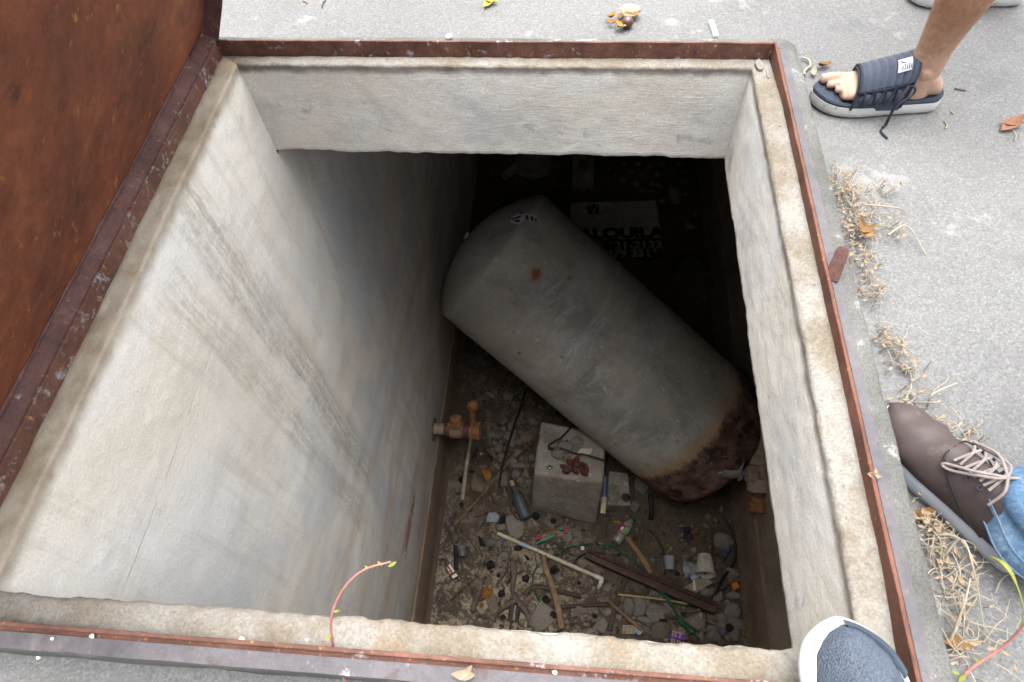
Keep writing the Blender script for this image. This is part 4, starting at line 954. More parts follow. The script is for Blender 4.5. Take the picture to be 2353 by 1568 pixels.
stick(k5, [(1430, 190), (1420, 420), (1405, 600)], 30, M['wood_dark'], 'dim upright slat edge right of the foam cup', 'slat', 'slat', .02, 1, .05)
stick(kd, [(1860, 1260), (1900, 1150), (2010, 1085), (2110, 1100), (2200, 1230)], 40, M['black'], 'thick black hose curled in the dark right of the tank', 'hose', 'hose', .05, .9, .03)
stick(k5, [(560, 160), (650, 195), (800, 235)], 26, M['stick'], 'dark twig behind the drinks bottle')
for k in range(64):
    p0 = (rr.uniform(300, 2300), rr.uniform(60, 1380)) if k % 2 else (rr.uniform(1900, 4000), rr.uniform(200, 1450)); a = rr.uniform(0, 6.28); L_ = rr.uniform(70, 240)
    if k % 5 == 0: p0 = (rr.uniform(500, 1300)*1.1, rr.uniform(-900, 0))
    d0 = (cos(a)*L_, sin(a)*L_); pts = [p0, (p0[0]+d0[0]*.5+rr.uniform(-25, 25), p0[1]+d0[1]*.5+rr.uniform(-25, 25)), (p0[0]+d0[0], p0[1]+d0[1])]
    if min(gz(*k4(*q)).x for q in pts) < X0+.05 or max(gz(*k4(*q)).x for q in pts) > X1-.06: continue
    stick(k4, pts, rr.uniform(8, 18), M['stick'], 'thin dark snippet of twig littering the pit floor', 'twig_snippet', 'twig', .012, .5, .4, group='twig snippets littering the pit floor')
# heavy grooved timber
ta, tb_ = onfloor(k5(-15, 470), .07), onfloor(k5(1465, 1095), .09); td = (tb_-ta).normalized(); tn = V((-td.y, td.x, 0)).normalized()
tim = empty('grooved_timber', ta, 'heavy dark red-brown grooved timber lying slantwise over the rubble', 'timber')
prof = [(-.085, -.04), (-.085, .022), (-.028, .026), (-.020, .008), (-.008, .008), (0, .028), (.055, .034), (.085, .030), (.088, -.04)]
mb = MB(); rows = []
for i in range(41):
    q = ta.lerp(tb_, i/40); s_ = .72+.28*min(1, i/20)
    rows.append([q-tn*(u*s_*.48+.003*n3((i*.3, u*20, 1), 1))*1+V((0, 0, z_*.8+.003*n3((i*.5, u*30, 2), 1))) for u, z_ in prof])
mb.loft(rows); obj('beam', mb, M['wood_dark'], tim, ang=30)
mb = MB(); mb.tube([ta+td*.02+tn*.02+V((0, 0, .022)), ta.lerp(tb_, .5)+tn*.028+V((0, 0, .026)), tb_-td*.03+tn*.03+V((0, 0, .025))], .005, 6); obj('splinter', mb, M['wood_dark'], tim)
# white pipe with elbow
pa, pb = onfloor(k4(905, 262), .03), onfloor(k4(2170, 815), .03); pvr = 48*.1832*4.6/FPX/2
pp = empty('plastic_pipe', pa, 'long white plastic pipe with an elbow at its end, speckled with dirt', 'pipe')
pdv = (pb-pa).normalized()
mb = MB(); mb.lathe([(pvr*.7, .004), (pvr, 0), (pvr, (pb-pa).length), (pvr*.8, (pb-pa).length+.001)], pa, pdv, 16); obj('tube', mb, M['pvc'], pp)
mb = MB(); mb.lathe([(pvr*.82, -.002), (pvr*.82, .003), (pvr*.4, .004), (.001, .004)], pa-pdv*.002, pdv, 14); obj('bore', mb, M['black'], pp)
pe = onfloor(k4(2215, 840), .03); pf = onfloor(k4(2205, 890), .03)
mb = MB(); mb.tube(spl([pb-pdv*.02, pb+pdv*.02, pe, pe.lerp(pf, .6), pf], 5), pvr*1.25, 14); obj('elbow', mb, M['white'], pp)
mb = MB(); mb.tube([pf, onfloor(k4(2185, 930), .03), onfloor(k4(2170, 962), .02)], [pvr, pvr*.95, pvr*.35], 12); obj('broken_stub', mb, M['pvc'], pp)
mb = MB(); q0 = onfloor(k4(1240, 400), .03); mb.tube([pa.lerp(pb, .255), pa.lerp(pb, .325)], pvr*1.12, 14); obj('sleeve', mb, M['paleblue'], pp)
# green straps
def ribbon(kf, pts, wpx, mat, label, name='strap', lift=.03):
    P_ = spl([onfloor(kf(*q), lift+.01*(i % 2)) for i, q in enumerate(pts)], 6); k_ = .1832 if kf is k4 else .2015; hw = wpx*k_*4.6/FPX/2
    rows = []; N_ = len(P_)
    for i, p in enumerate(P_):
        t = (P_[min(i+1, N_-1)]-P_[max(i-1, 0)]).normalized(); s_ = V((-t.y, t.x, 0)).normalized(); tw_ = .9*sin(i*.33)
        s_ = (s_*cos(tw_)+V((0, 0, 1))*sin(tw_)); nn = t.cross(s_)*.0012
        rows.append([p-s_*hw-nn, p+s_*hw-nn, p+s_*hw+nn, p-s_*hw+nn])
    mb = MB(); mb.loft(rows); return thing1(name, mb, mat, label, 'strap', ang=60)
ribbon(k4, [(1450, 1145), (1390, 1010), (1352, 860), (1400, 690), (1590, 560), (1720, 480), (1860, 430), (2000, 400), (2110, 388)], 20, M['green'], 'narrow green plastic strap curling behind the white pipe')
ribbon(k5, [(130, 350), (330, 405), (480, 520), (650, 665)], 20, M['green'], 'green plastic strap between the bottle and the timber')
ribbon(k5, [(805, 870), (880, 950), (960, 1060), (1040, 1205), (1130, 1310), (1210, 1370), (1275, 1465)], 34, M['green'], 'long bright green strap trailing over the rubble to the rim', lift=.09)

# ---- containers and scraps
def ang2(kf, a_, b_, h0=.03, h1=None):
    p = onfloor(kf(*a_), h0); q = onfloor(kf(*b_), h0 if h1 is None else h1); return p, q
# drinks bottle: cap towards the tank
p, q = ang2(k5, (318, 345), (520, 65), .045); ax_ = (q-p); L = ax_.length; rB = .038
bt = empty('drinks_bottle', p, 'clear plastic drinks bottle with a green cap and a pink label', 'bottle')
mb = MB(); mb.lathe([(.012, .0), (.028, .002), (rB, .02), (rB, .06), (rB*.93, .07), (rB, .08), (rB, L*.62), (rB*.9, L*.70), (rB*.55, L*.84), (.015, L*.90), (.014, L*.93)], p, ax_, 24); obj('body', mb, M['clear'], bt)
mb = MB(); mb.lathe([(rB*.9, .005), (rB*.95, .02), (rB*.95, L*.30), (.002, L*.31)], p, ax_, 20); obj('drink_dregs', mb, simple('pale_brown_liquid', (.26, .19, .11), None, 8, .3), bt)
mb = MB(); mb.lathe([(.017, L*.91), (.019, L*.915), (.019, L), (.014, L*1.01)], p, ax_, 16); obj('cap', mb, simple('dark_green_cap', (.01, .12, .06), None, 10, .4), bt)
mb = MB(); mb.cur = 0; mb.lathe([(rB+.0008, L*.34), (rB+.0012, L*.345), (rB+.0012, L*.615), (rB+.0008, L*.62)], p, ax_, 24, cap=False)
ba = ax_.normalized(); bx = (V((0, 0, 1))-ba*ba.z).normalized(); by = ba.cross(bx)
def bl(u, t): return p+ba*(L*t)+(bx*cos(u)+by*sin(u))*(rB+.0022)
mb.cur = 1
mb.add([bl(u, t) for u in (-.1, .3, .7, 1.0) for t in (.37, .59)], [(0, 1, 3, 2), (2, 3, 5, 4), (4, 5, 7, 6)])
mb.cur = 2
mb.add([bl(u, t) for u in (-.75, -.5, -.25) for t in (.40, .52)], [(0, 1, 3, 2), (2, 3, 5, 4)])
mb.cur = 3
for t in (.352, .608): mb.add([bl(u, t+dt) for u in (-1.2, -.6, 0, .6, 1.2) for dt in (-.006, .006)], [(0, 1, 3, 2), (2, 3, 5, 4), (4, 5, 7, 6), (6, 7, 9, 8)])
obj('label_sleeve', mb, [M['magenta'], M['lime'], M['white'], M['white']], bt, smooth=False)
def cup(p, q, r0, r1, mat, label, ribs=0, name='cup', wall=.0015, inner=None):
    a_ = (q-p); L = a_.length; root = empty(name, p, label, 'cup'); mb = MB(); pr = []
    for i in range(25):
        t = i/24; r_ = r0+(r1-r0)*t; pr.append((r_*(1+(.03*sin(t*ribs*2*pi) if ribs else 0)), t*L))
    pr += [(r1*1.05, L*.985), (r1*1.06, L), (r1-wall, L)]+[((r1-(r1-r0)*k)-wall*1.5, L*(1-k)+.003) for k in (.3, .6, .97)]+[(.001, .003)]
    mb.lathe([(.001, 0)]+pr, p, a_, 24); obj('body', mb, mat, root); 
    mb = MB(); mb.lathe([(r1*1.03, L*.97), (r1*1.09, L*.978), (r1*1.09, L*1.0), (r1*1.02, L*1.008)], p, a_, 24, cap=False); obj('rim', mb, mat, root); return root
p, q = ang2(k5, (940, 650), (930, 500), .045, .055); cup(p, q, .033, .043, M['cup_grey'], 'small ribbed grey plastic cup lying upright-looking beside the curved cable', 9)
p, q = ang2(k5, (1335, 490), (1345, 715), .05, .065); cup(p, q, .047, .070, M['cup_white'], 'dirty white paper cup lying on its side, the biggest cup')
p, q = ang2(k5, (1200, 640), (1125, 645), .05, .06); cup(p, q, .040, .052, M['cup_grey'], 'squat grey plastic cup with its open mouth turned sideways', 4)
p, q = ang2(k4, (480, 555), (455, 430), .035, .04); cup(p, q, .03, .038, plastic('smoky_plastic', (.12, .115, .10), .35, trans=.2), 'smoky translucent cup by the wall foot above the battery', 3)
p, q = ang2(k4, (1110, 1370), (1130, 1190), .035, .035); cup(p, q, .036, .042, plastic('brown_clear_plastic', (.10, .085, .065), .25, trans=.35), 'brownish clear plastic cup at the fork of the grey branch', 5)
p, q = ang2(kb, (990, 1470), (880, 1470), .03, .04); 
def crumple(kf, poly, mat, label, name, cat, h=.02, amp=.012, lift=.005, n_=9, seed=0, th=.0012):
    """crumpled sheet filling a pixel outline: bottom and top skins, wrinkled together"""
    pts = [kf(*c) for c in poly]; cx = sum(c[0] for c in pts)/len(pts); cy = sum(c[1] for c in pts)/len(pts)
    rings = []; K = 5; N_ = len(pts)*4
    per = []
    for i in range(len(pts)):
        a_, b_ = pts[i], pts[(i+1) % len(pts)]
        for j in range(4): per.append((a_[0]+(b_[0]-a_[0])*j/4, a_[1]+(b_[1]-a_[1])*j/4))
    top = []
    for k in range(K+1):
        s_ = 1-k/K*.97; ring = []
        for (x, y) in per:
            q = onfloor((cx+(x-cx)*s_, cy+(y-cy)*s_), 0); z_ = lift+h*(1-s_**2)+amp*(n3(q, 22, seed)+.7*n3(q, 55, seed+1)); q.z = FZ+max(.002, z_)
            ring.append(q)
        top.append(ring)
    mb = MB(); mb.loft([[v-V((0, 0, th)) for v in r_] for r_ in top[::-1]]+top, cap=True); return thing1(name, mb, mat, label, cat, ang=25)
crumple(kb, [(870, 1430), (950, 1425), (1000, 1480), (960, 1540), (845, 1540), (850, 1480)], plastic('ribbed_film', (.42, .45, .52), .3, trans=.2), 'crushed ribbed clear plastic scrap left of the old bottle', 'plastic_scrap', 'scrap', .03)
# tan wrapper with red and green print
wr = crumple(k4, [(1380, 400), (1395, 300), (1490, 255), (1640, 195), (1780, 190), (1795, 240), (1740, 320), (1600, 365), (1430, 415)], M['kraft'], 'crumpled tan snack wrapper printed red and green', 'snack_wrapper', 'wrapper', .055, .018, .01, seed=3)
def printpatch(poly, mat, nm):
    mb = MB(); pts = [onfloor(k4(*c), .078) for c in poly]; mb.loft([[q-V((0, 0, .035)) for q in pts], pts]); obj(nm, mb, mat, wr, org=wr.location)
printpatch([(1395, 400), (1440, 350), (1520, 320), (1640, 268), (1640, 292), (1540, 345), (1450, 370)], M['teal'], 'green_print')
printpatch([(1390, 300), (1450, 285), (1455, 330), (1415, 350), (1392, 335)], M['red'], 'red_print'); printpatch([(1745, 195), (1795, 195), (1790, 245), (1755, 265)], M['red'], 'red_print'); printpatch([(1680, 185), (1745, 185), (1745, 215), (1690, 225)], M['teal'], 'green_print')
# battery-like black box
bp = [k4(245, 680), k4(310, 640), k4(412, 800), k4(350, 840)]; T_ = [onfloor(c, .045) for c in bp]
bx_ = empty('small_battery', (T_[0]+T_[2])/2-V((0, 0, .045)), 'small black battery with orange and white label by the wall foot', 'battery')
mb = MB(); mb.loft([[q-V((0, 0, .043)) for q in T_], T_]); obj('case', mb, M['navy'], bx_, smooth=False)
def facepatch(T, u0, u1, v0, v1, mat, nm, par, h=.001):
    def Q(u, v): return T[0]+(T[1]-T[0])*u+(T[3]-T[0])*v
    mb = MB(); mb.loft([[Q(u0, v0), Q(u1, v0), Q(u1, v1), Q(u0, v1)], [Q(u, v)+V((0, 0, h)) for u, v in ((u0, v0), (u1, v0), (u1, v1), (u0, v1))]]); obj(nm, mb, mat, par, smooth=False)
facepatch(T_, .08, .42, .12, .62, M['orange'], 'orange_label', bx_); facepatch(T_, .62, .95, .05, .62, M['white'], 'white_label', bx_); facepatch(T_, .1, .95, .78, .98, M['white'], 'white_cap', bx_, .004)
facepatch(T_, .12, .38, .30, .36, M['white'], 'label_stripe', bx_, .0018)
# old dark bottle
p, q = onfloor(kb(1130, 1080), .10), onfloor(kb(1300, 1495), .05); a_ = q-p; L = a_.length
ob_ = empty('old_bottle', p, 'dusty dark glass bottle leaning against the big pedestal', 'bottle')
mb = MB(); mb.lathe([(.012, 0), (.016, .01), (.016, L*.22), (.022, L*.28), (.048, L*.42), (.050, L*.5), (.050, L*.97), (.042, L), (.02, L*.985), (.001, L*.98)], p, a_, 20); obj('glass', mb, simple('dusty_dark_glass', (.075, .085, .095), (.035, .04, .045), 12, .4, speck=(.22, .20, .18)), ob_)
mb = MB(); mb.lathe([(.012, -.012), (.019, -.01), (.019, L*.1), (.0165, L*.11)], p, a_, 14); obj('stopper', mb, M['reed'], ob_)
# greasy iron float cone
c = FP(kb(790, 830)); mb = MB(); mb.lathe([(.085, 0), (.088, .012), (.078, .02), (.055, .05), (.045, .10), (.042, .13), (.03, .14), (.034, .155), (.025, .175), (.001, .18)], c, V((.0, .25, 1)), 20)
thing1('iron_fitting', mb, M['iron'], 'shiny cone-shaped iron fitting standing near the white lath', 'fitting')
# white lath under the valve
stick(kb, [(565, 1280), (600, 1000), (650, 680), (700, 380)], 46, simple('painted_lath', (.55, .52, .47), (.16, .10, .06), 7, .6), 'flaking white painted lath propped up under the orange valve', 'painted_lath', 'lath', .03, .75, .08, 4, .35, hs=[0, .1, .22, .34])
stick(k4, [(380, 420), (385, 560), (385, 720)], 60, M['black'], 'black tube with a copper band beside the battery', 'tube', 'tube', .03, .9, .03)
# spoon and grids
gr_a = [onfloor(k5(*c), .04) for c in ((1080, 870), (1330, 735), (1425, 800), (1215, 925))]
def gridmat(T, nu, nv, label, wdt=.0022):
    mb = MB(); Q = lambda u, v: T[0].lerp(T[1], u).lerp(T[3].lerp(T[2], u), v)
    for i in range(nu+1): mb.tube([Q(i/nu, 0), Q(i/nu, 1)], wdt, 4)
    for j in range(nv+1): mb.tube([Q(0, j/nv)+V((0, 0, .002)), Q(1, j/nv)+V((0, 0, .002))], wdt, 4)
    return thing1('plastic_grid', mb, M['pvc'], label, 'grid', smooth=False)
gridmat(gr_a, 13, 5, 'white plastic grid panel below the cups'); gridmat([onfloor(k5(*c), .05) for c in ((405, 1290), (565, 1300), (540, 1385), (400, 1380))], 3, 6, 'broken white plastic grid by the near rim')
sp = empty('plastic_spoon', onfloor(k5(1215, 820), .05), 'white plastic spoon resting on the grid panel', 'spoon')
mb = MB(); mb.tube([onfloor(k5(1213, 770), .06), onfloor(k5(1222, 890), .055)], [.007, .011], 8, flat=.4, up=V((0, 0, 1))); obj('handle', mb, M['white'], sp)
mb = MB(); c = onfloor(k5(1215, 735), .06); mb.blob(c, (.030, .026, .010), 1, .05); obj('bowl', mb, M['cup_grey'], sp)
crumple(k5, [(1205, 590), (1260, 660), (1250, 690), (1195, 700)], plastic('foil', (.40, .42, .50), .15), 'shiny torn foil strip beside the squat cup', 'foil_strip', 'scrap', .05, .02, .05)
# caps, wrappers, scraps
def disc(kf, x, y, rpx, h, mat, label, name, cat, tilt=(0, 0, 1), lift=.0):
    k_ = .1832 if kf is k4 else .2015; r_ = rpx*k_*4.6/FPX; mb = MB(); mb.lathe([(r_*.95, 0), (r_, .003), (r_, h*.8), (r_*.9, h), (r_*.75, h), (r_*.7, h*.7), (.001, h*.7)], FP(kf(x, y))+V((0, 0, lift)), tilt, 20); return thing1(name, mb, mat, label, cat)
disc(k5, 1588, 432, 30, .018, M['blue'], 'bright blue bottle cap by the grey shard', 'bottle_cap', 'cap')
disc(k5, 578, 1365, 38, .02, M['paleblue'], 'pale blue lid beside the broken grid', 'jar_lid', 'lid', lift=.03)
disc(k4, 1545, 432, 26, .015, M['reed'], 'pale round cap below the snack wrapper', 'bottle_cap', 'cap')
disc(k4, 1975, 455, 26, .014, M['white'], 'dirty white ring cap left of the dark timber', 'bottle_cap', 'cap')
disc(k5, 1490, 1375, 20, .014, M['blue'], 'small blue cap half under the near rubble', 'bottle_cap', 'cap', lift=.04)
def flat(kf, poly, mat, label, name, cat, h=.012, group=None, z=0.0):
    pts = [onfloor(kf(*c), h+z) for c in poly]; mb = MB(); mb.loft([[q-V((0, 0, h*.8)) for q in pts], pts]); return thing1(name, mb, mat, label, cat, group, smooth=False)
yl = flat(k5, [(1640, 810), (1700, 790), (1735, 850), (1670, 890)], M['orange'], 'orange plastic toy piece at the foot of the bare wall', 'plastic_piece', 'plastic', .05)
mb = MB(); pts = [onfloor(k5(*c), .045) for c in ((1615, 775), (1645, 765), (1655, 800), (1630, 810))]; mb.loft([[q-V((0, 0, .03)) for q in pts], pts]); obj('tab', mb, M['orange'], yl, smooth=False, org=yl.location)
wp = flat(k5, [(1060, 1105), (1270, 1092), (1282, 1120), (1065, 1145)], M['navy'], 'narrow dark blue and gold sweet wrapper at the end of the reed', 'sweet_wrapper', 'wrapper', .015, z=.09)
for pl in ([(1130, 1130), (1245, 1118), (1250, 1124), (1132, 1140)], [(1255, 1096), (1280, 1094), (1281, 1119), (1258, 1121)]):
    mb = MB(); pts = [onfloor(k5(*c), .1062) for c in pl]; mb.loft([[q-V((0, 0, .001)) for q in pts], pts]); obj('gold_edge', mb, M['leaf_tan'], wp, smooth=False, org=wp.location)
vp = flat(k5, [(940, 1380), (1110, 1395), (1125, 1440), (1110, 1460), (935, 1440)], M['violet'], 'violet printed snack packet at the near rim', 'snack_packet', 'packet', .03, z=.05)
q0 = onfloor(k5(955, 1418), .083); text('lettering', 'BT\nBBL', q0+V((0, .006, 0)), V((.97, -.2, 0)).normalized(), V((-.2, -.97, 0)).normalized(), .05, M['pink'], vp, 1.3, .001)
crumple(k4, [(720, 960), (780, 930), (860, 990), (840, 1050), (760, 1105), (700, 1080)], M['leaf_tan'], 'crumpled orange-tan leaf beside the pale triangular stone', 'dry_leaf', 'leaf', .05, .02)
crumple(k4, [(690, 1130), (740, 1140), (730, 1190), (690, 1200)], M['leaf_tan'], 'small tan leaf bit under the gnarled bark', 'dry_leaf', 'leaf', .02, .012)
crumple(k5, [(300, 90), (345, 85), (400, 120), (370, 140), (310, 130)], M['leaf_tan'], 'orange leaf just left of the drinks bottle', 'dry_leaf', 'leaf', .02, .012)
crumple(k5, [(1730, 1310), (1800, 1330), (1790, 1370), (1735, 1350)], M['leaf_tan'], 'ochre leaf in the last corner of the rubble', 'dry_leaf', 'leaf', .03, .012, .04)
crumple(kb, [(750, 930), (800, 915), (890, 970), (900, 1020), (850, 1070), (800, 1010)], M['leaf_tan'], 'orange-brown rotten leaf above the tan stone', 'dry_leaf', 'leaf', .02, .012)
crumple(k5, [(1185, 205), (1260, 215), (1240, 240), (1190, 235)], M['leaf_tan'], 'ochre leaf on the dark patch of floor', 'dry_leaf', 'leaf', .02, .01)
crumple(k4, [(930, 60), (990, 40), (1020, 110), (960, 190), (915, 160)], M['navy'], 'crumpled black plastic bag scrap at the upper end of the pipe', 'bag_scrap', 'scrap', .05, .02, seed=5)
crumple(k4, [(1570, 700), (1640, 660), (1690, 730), (1640, 780), (1570, 770)], M['navy'], 'torn black leaf right of the pale lath', 'black_leaf', 'leaf', .03, .02, seed=6)
crumple(k4, [(1115, 430), (1200, 420), (1240, 460), (1180, 490), (1110, 480)], M['navy'], 'shrivelled black leaf under the white pipe', 'black_leaf', 'leaf', .03, .02, seed=7)
crumple(k4, [(1240, 535), (1290, 550), (1315, 590), (1275, 600)], M['navy'], 'small black leaf below the white pipe', 'black_leaf', 'leaf', .03, .015, seed=8)
crumple(k5, [(1050, 180), (1170, 170), (1190, 260), (1230, 320), (1060, 300)], M['navy'], 'wide sheet of black plastic on the dark floor', 'plastic_sheet', 'sheet', .02, .02, seed=9)
crumple(k4, [(620, 170), (650, 90), (720, 50), (740, 130), (700, 200), (660, 260), (625, 250)], simple('grey_card', (.16, .145, .13), None, 20, .7), 'folded grey card box flap above the fork-shaped scraps', 'card_flap', 'card', .04, .02, seed=10)
crumple(k4, [(660, 290), (720, 320), (760, 430), (690, 430)], M['navy'], 'dark blue torn box panel', 'box_panel', 'card', .05, .01, seed=11)
crumple(k4, [(745, 370), (820, 350), (915, 350), (890, 410), (830, 440), (760, 420)], simple('ash_grey_dish', (.20, .195, .19), None, 20, .7), 'grey curved shard like a broken dish beside the blue panel', 'broken_dish', 'dish', .05, .006, seed=12)
flat(k4, [(960, 320), (990, 330), (985, 365), (958, 358)], M['blue'], 'little blue scrap beside the peach chip', 'plastic_scrap', 'scrap', .01)
flat(k5, [(1040, 660), (1070, 665), (1080, 700), (1045, 690)], M['pink'], 'pink paper scrap nearest the black fruit', 'paper_scrap', 'scrap', .006)
flat(k5, [(1100, 705), (1145, 720), (1130, 750), (1098, 735)], M['pink'], 'pink paper scrap nearest the grid panel', 'paper_scrap', 'scrap', .006)
flat(k5, [(1280, 1145), (1305, 1150), (1300, 1210), (1285, 1190)], M['pink'], 'pink strip of paper in the rubble', 'paper_scrap', 'scrap', .006, z=.08)
crumple(k4, [(1240, 1060), (1310, 1050), (1330, 1090), (1280, 1160), (1250, 1130)], simple('shell_pink', (.36, .21, .16), (.2, .12, .13), 20, .4), 'pinkish shell by the fork of the grey branch', 'shell', 'shell', .04, .008, seed=13)
crumple(k5, [(1375, 880), (1425, 880), (1430, 940), (1385, 945)], simple('brown_tag', (.26, .17, .10), None, 20, .7), 'small tan tag with a hole by the grid panel', 'tag', 'tag', .01, .006, .03)
crumple(k5, [(1070, 490), (1150, 500), (1180, 540), (1100, 570)], simple('maroon_packet', (.13, .06, .05), (.26, .22, .18), 24, .5), 'crushed maroon packet above the squat cup', 'snack_packet', 'packet', .04, .02, seed=14)
# bits on the pedestal
def onped(kf, poly, mat, label, name, cat, h=.012):
    pts = [gz(*kf(*c), FZ+zt+.02+h) for c in poly]; mb = MB(); cz = sum(pts, V((0, 0, 0)))/len(pts)
    mb.loft([[q-V((0, 0, h)) for q in pts], pts, [q.lerp(cz, .5)+V((0, 0, .008*n3(q, 30))) for q in pts], [q.lerp(cz, .98)+V((0, 0, .006)) for q in pts]]); return thing1(name, mb, mat, label, cat, ang=20)
onped(kb, [(1860, 765), (1920, 695), (2055, 705), (2005, 790)], M['paper'], 'square of yellowed paper on the big pedestal', 'paper_scrap', 'scrap', .004)
mb = MB(); rr = random.Random(2)
def leaf_curl(mb, c, r_, seed, curl=.5):
    rr = random.Random(seed); a_ = rr.uniform(0, 6.28); u = V((cos(a_), sin(a_), rr.uniform(-.1, .3))); v = V((-sin(a_), cos(a_), rr.uniform(-.2, .2))); N_ = 5; vs = []
    for i in range(N_+1):
        t = i/N_; w_ = sin(pi*min(.97, t*.93+.05))*.5
        for s_ in (-1, -.35, .35, 1): vs.append(c+u*(r_*2*(t-.5))+v*(r_*w_*s_*(1+.35*n3((i, s_, seed), 1.7)))+V((0, 0, r_*(curl*(s_*s_*.5)*w_+.35*curl*(2*t-1)**2+.16*n3((i*1.1, s_, seed), 1.3)+.12))))
    mb.add(vs, [(i*4+j, i*4+j+1, (i+1)*4+j+1, (i+1)*4+j) for i in range(N_) for j in range(3)])
for k, (x, y) in enumerate(((1740, 920), (1800, 870), (1860, 840), (1880, 900), (1940, 890), (1980, 940), (1950, 980), (1850, 950), (1760, 960))):
    leaf_curl(mb, gz(*kb(x, y), FZ+zt+.03), .040, 40+k, 1.1)
thing1('dry_leaf', mb, M['leaf_red'], 'dark red curled leaves on the big pedestal', 'leaf')
mb = MB(); rr = random.Random(17)
for k in range(1500):
    x = rr.uniform(X0+.05, X1-.06); y = rr.uniform(.12, 3.2)
    if n3((x, y, 3), 2.6, 4)+.6*n3((x, y, 3), 7, 5)+(.25 if x > 1.2 else 0) < rr.uniform(-.25, .55): continue
    leaf_curl(mb, V((x, y, FZ+.006)), rr.uniform(.008, .026), 500+k, 1.0)
o = obj('leaf_litter', mb, simple('rotten_leaf_litter', (.085, .055, .033), (.025, .018, .013), 12, .85, ob=False)); tag(o, 'rotten dark leaf litter strewn over the pit floor', 'leaf litter', kind='stuff')
onped(kb, [(1525, 905), (1560, 885), (1600, 905), (1590, 925), (1540, 925)], simple('green_glass', (.01, .13, .05), None, 9, .15, spec=.6), 'small green glass shard on the big pedestal', 'glass_shard', 'glass', .012)
onped(kb, [(1545, 670), (1615, 690), (1610, 715), (1540, 700)], M['navy'], 'black plastic plug on the big pedestal', 'plastic_plug', 'plug', .02)
def pedwire(pts, label, h=.05):
    P_ = spl([gz(*kb(*c), FZ+zt+h) for c in pts], 6); mb = MB(); mb.tube(P_, .0065, 6); return thing1('wire', mb, M['black'], label, 'wire')
pedwire([(1830, 420), (1710, 560), (1580, 640), (1550, 660), (1560, 690)], 'curled black wire on the far side of the pedestal top')
pedwire([(1680, 690), (1850, 750), (2000, 775), (2190, 835)], 'straight black wire crossing the yellowed paper')
p, q = onfloor(kb(2200, 1020), .12), onfloor(kb(2170, 1440), .07)
lt = empty('lighter', p, 'blue and clear lighter wedged between the two concrete blocks', 'lighter')
mb = MB(); mb.tube([p, p.lerp(q, .55)], .022, 10, flat=.6); obj('body', mb, plastic('lighter_blue', (.10, .16, .30), .3, trans=.2), lt)
mb = MB(); mb.tube([p.lerp(q, .56), q], [.026, .022], 10, .2); obj('stub', mb, M['pvc'], lt)

# ================================================================ PEOPLE
M['skin'] = skin_mat(); M['denim'] = denim()
M['quilt'] = weave('slate_quilted_fabric', (.032, .040, .062), (.018, .023, .038), 900, 900)
M['navy_foam'] = simple('slate_foam', (.034, .041, .060), (.024, .029, .043), 60, .85, bump=.3)
M['piping'] = simple('dark_piping', (.017, .021, .033), None, 40, .8)
M['sole_white'] = simple('off_white_sole', (.45, .45, .445), (.38, .38, .375), 14, .7, speck=(.20, .195, .185))
M['sole_grey'] = simple('cool_grey_sole', (.30, .315, .35), (.26, .275, .305), 9, .55, bump=.15)
M['leather'] = simple('brown_nubuck', (.050, .036, .035), (.029, .021, .020), 6, .6, bump=.3, bd=.003, speck=(.066, .050, .046))
M['lace'] = simple('mauve_lace', (.205, .175, .165), (.145, .12, .115), 90, .9)
def knit():
    n = NT('blue_grey_knit'); o = n.pos(); v = n.vor(n.mp(o, (1, .7, 1), rot=(0, 0, .5)), 480)
    f = n.noise(o, 30, 5, .7); c = n.ramp(f, [(.3, (.030, .038, .054)), (.7, (.058, .072, .098))])
    c = n.mix(n.ma('MULTIPLY', n.ss(v, .25, .65), .55), c, (.085, .10, .125))
    return n.out(c, .9, normal=n.bump(v, .7, .003), spec=.15)
M['knit'] = knit()
M['shorts'] = simple('dark_cotton', (.05, .055, .065), None, 30, .9); M['shirt'] = simple('plain_cotton', (.34, .34, .35), None, 25, .9)
M['hair'] = simple('dark_hair', (.02, .015, .012), None, 80, .6); M['nail'] = simple('toe_nail', (.42, .29, .24), None, 20, .35)
M['patch'] = simple('pale_label', (.40, .40, .42), None, 50, .8); M['ink'] = simple('dark_ink', (.02, .02, .03), None, 30, .8)
def frame(heel, dirv):
    x = V((dirv[0], dirv[1], 0)).normalized(); y = V((0, 0, 1)).cross(x); m_ = Matrix((x, y, V((0, 0, 1)))).transposed().to_4x4(); m_.translation = V(heel); return m_
def xf(mb, m_):
    for i, q in enumerate(mb.v): mb.v[i] = m_ @ q
    return mb
SOLE = [(0, 0, 0), (.015, -.016, .016), (.07, -.031, .032), (.22, -.035, .037), (.42, -.037, .043), (.60, -.045, .051), (.75, -.052, .051), (.87, -.048, .041), (.95, -.034, .022), (1.0, -.012, -.008)]
def outline(L, s_, n=5, wk=1.0):
    """closed sole outline; s_ = +1 left foot, -1 right foot"""
    lat = [(x*L, y2*s_*wk) for x, y1, y2 in SOLE]; med = [(x*L, y1*s_*wk) for x, y1, y2 in SOLE][1:-1][::-1]
    P_ = [V((a_, b_, 0)) for a_, b_ in lat+med]; out = []; k = len(P_)
    for i in range(k):
        a_, b_, c, d = P_[i-1], P_[i], P_[(i+1) % k], P_[(i+2) % k]
        for j in range(n):
            t = j/n; out.append(.5*((2*b_)+(c-a_)*t+(2*a_-5*b_+4*c-d)*t*t+(3*b_-a_-3*c+d)*t**3))
    return out
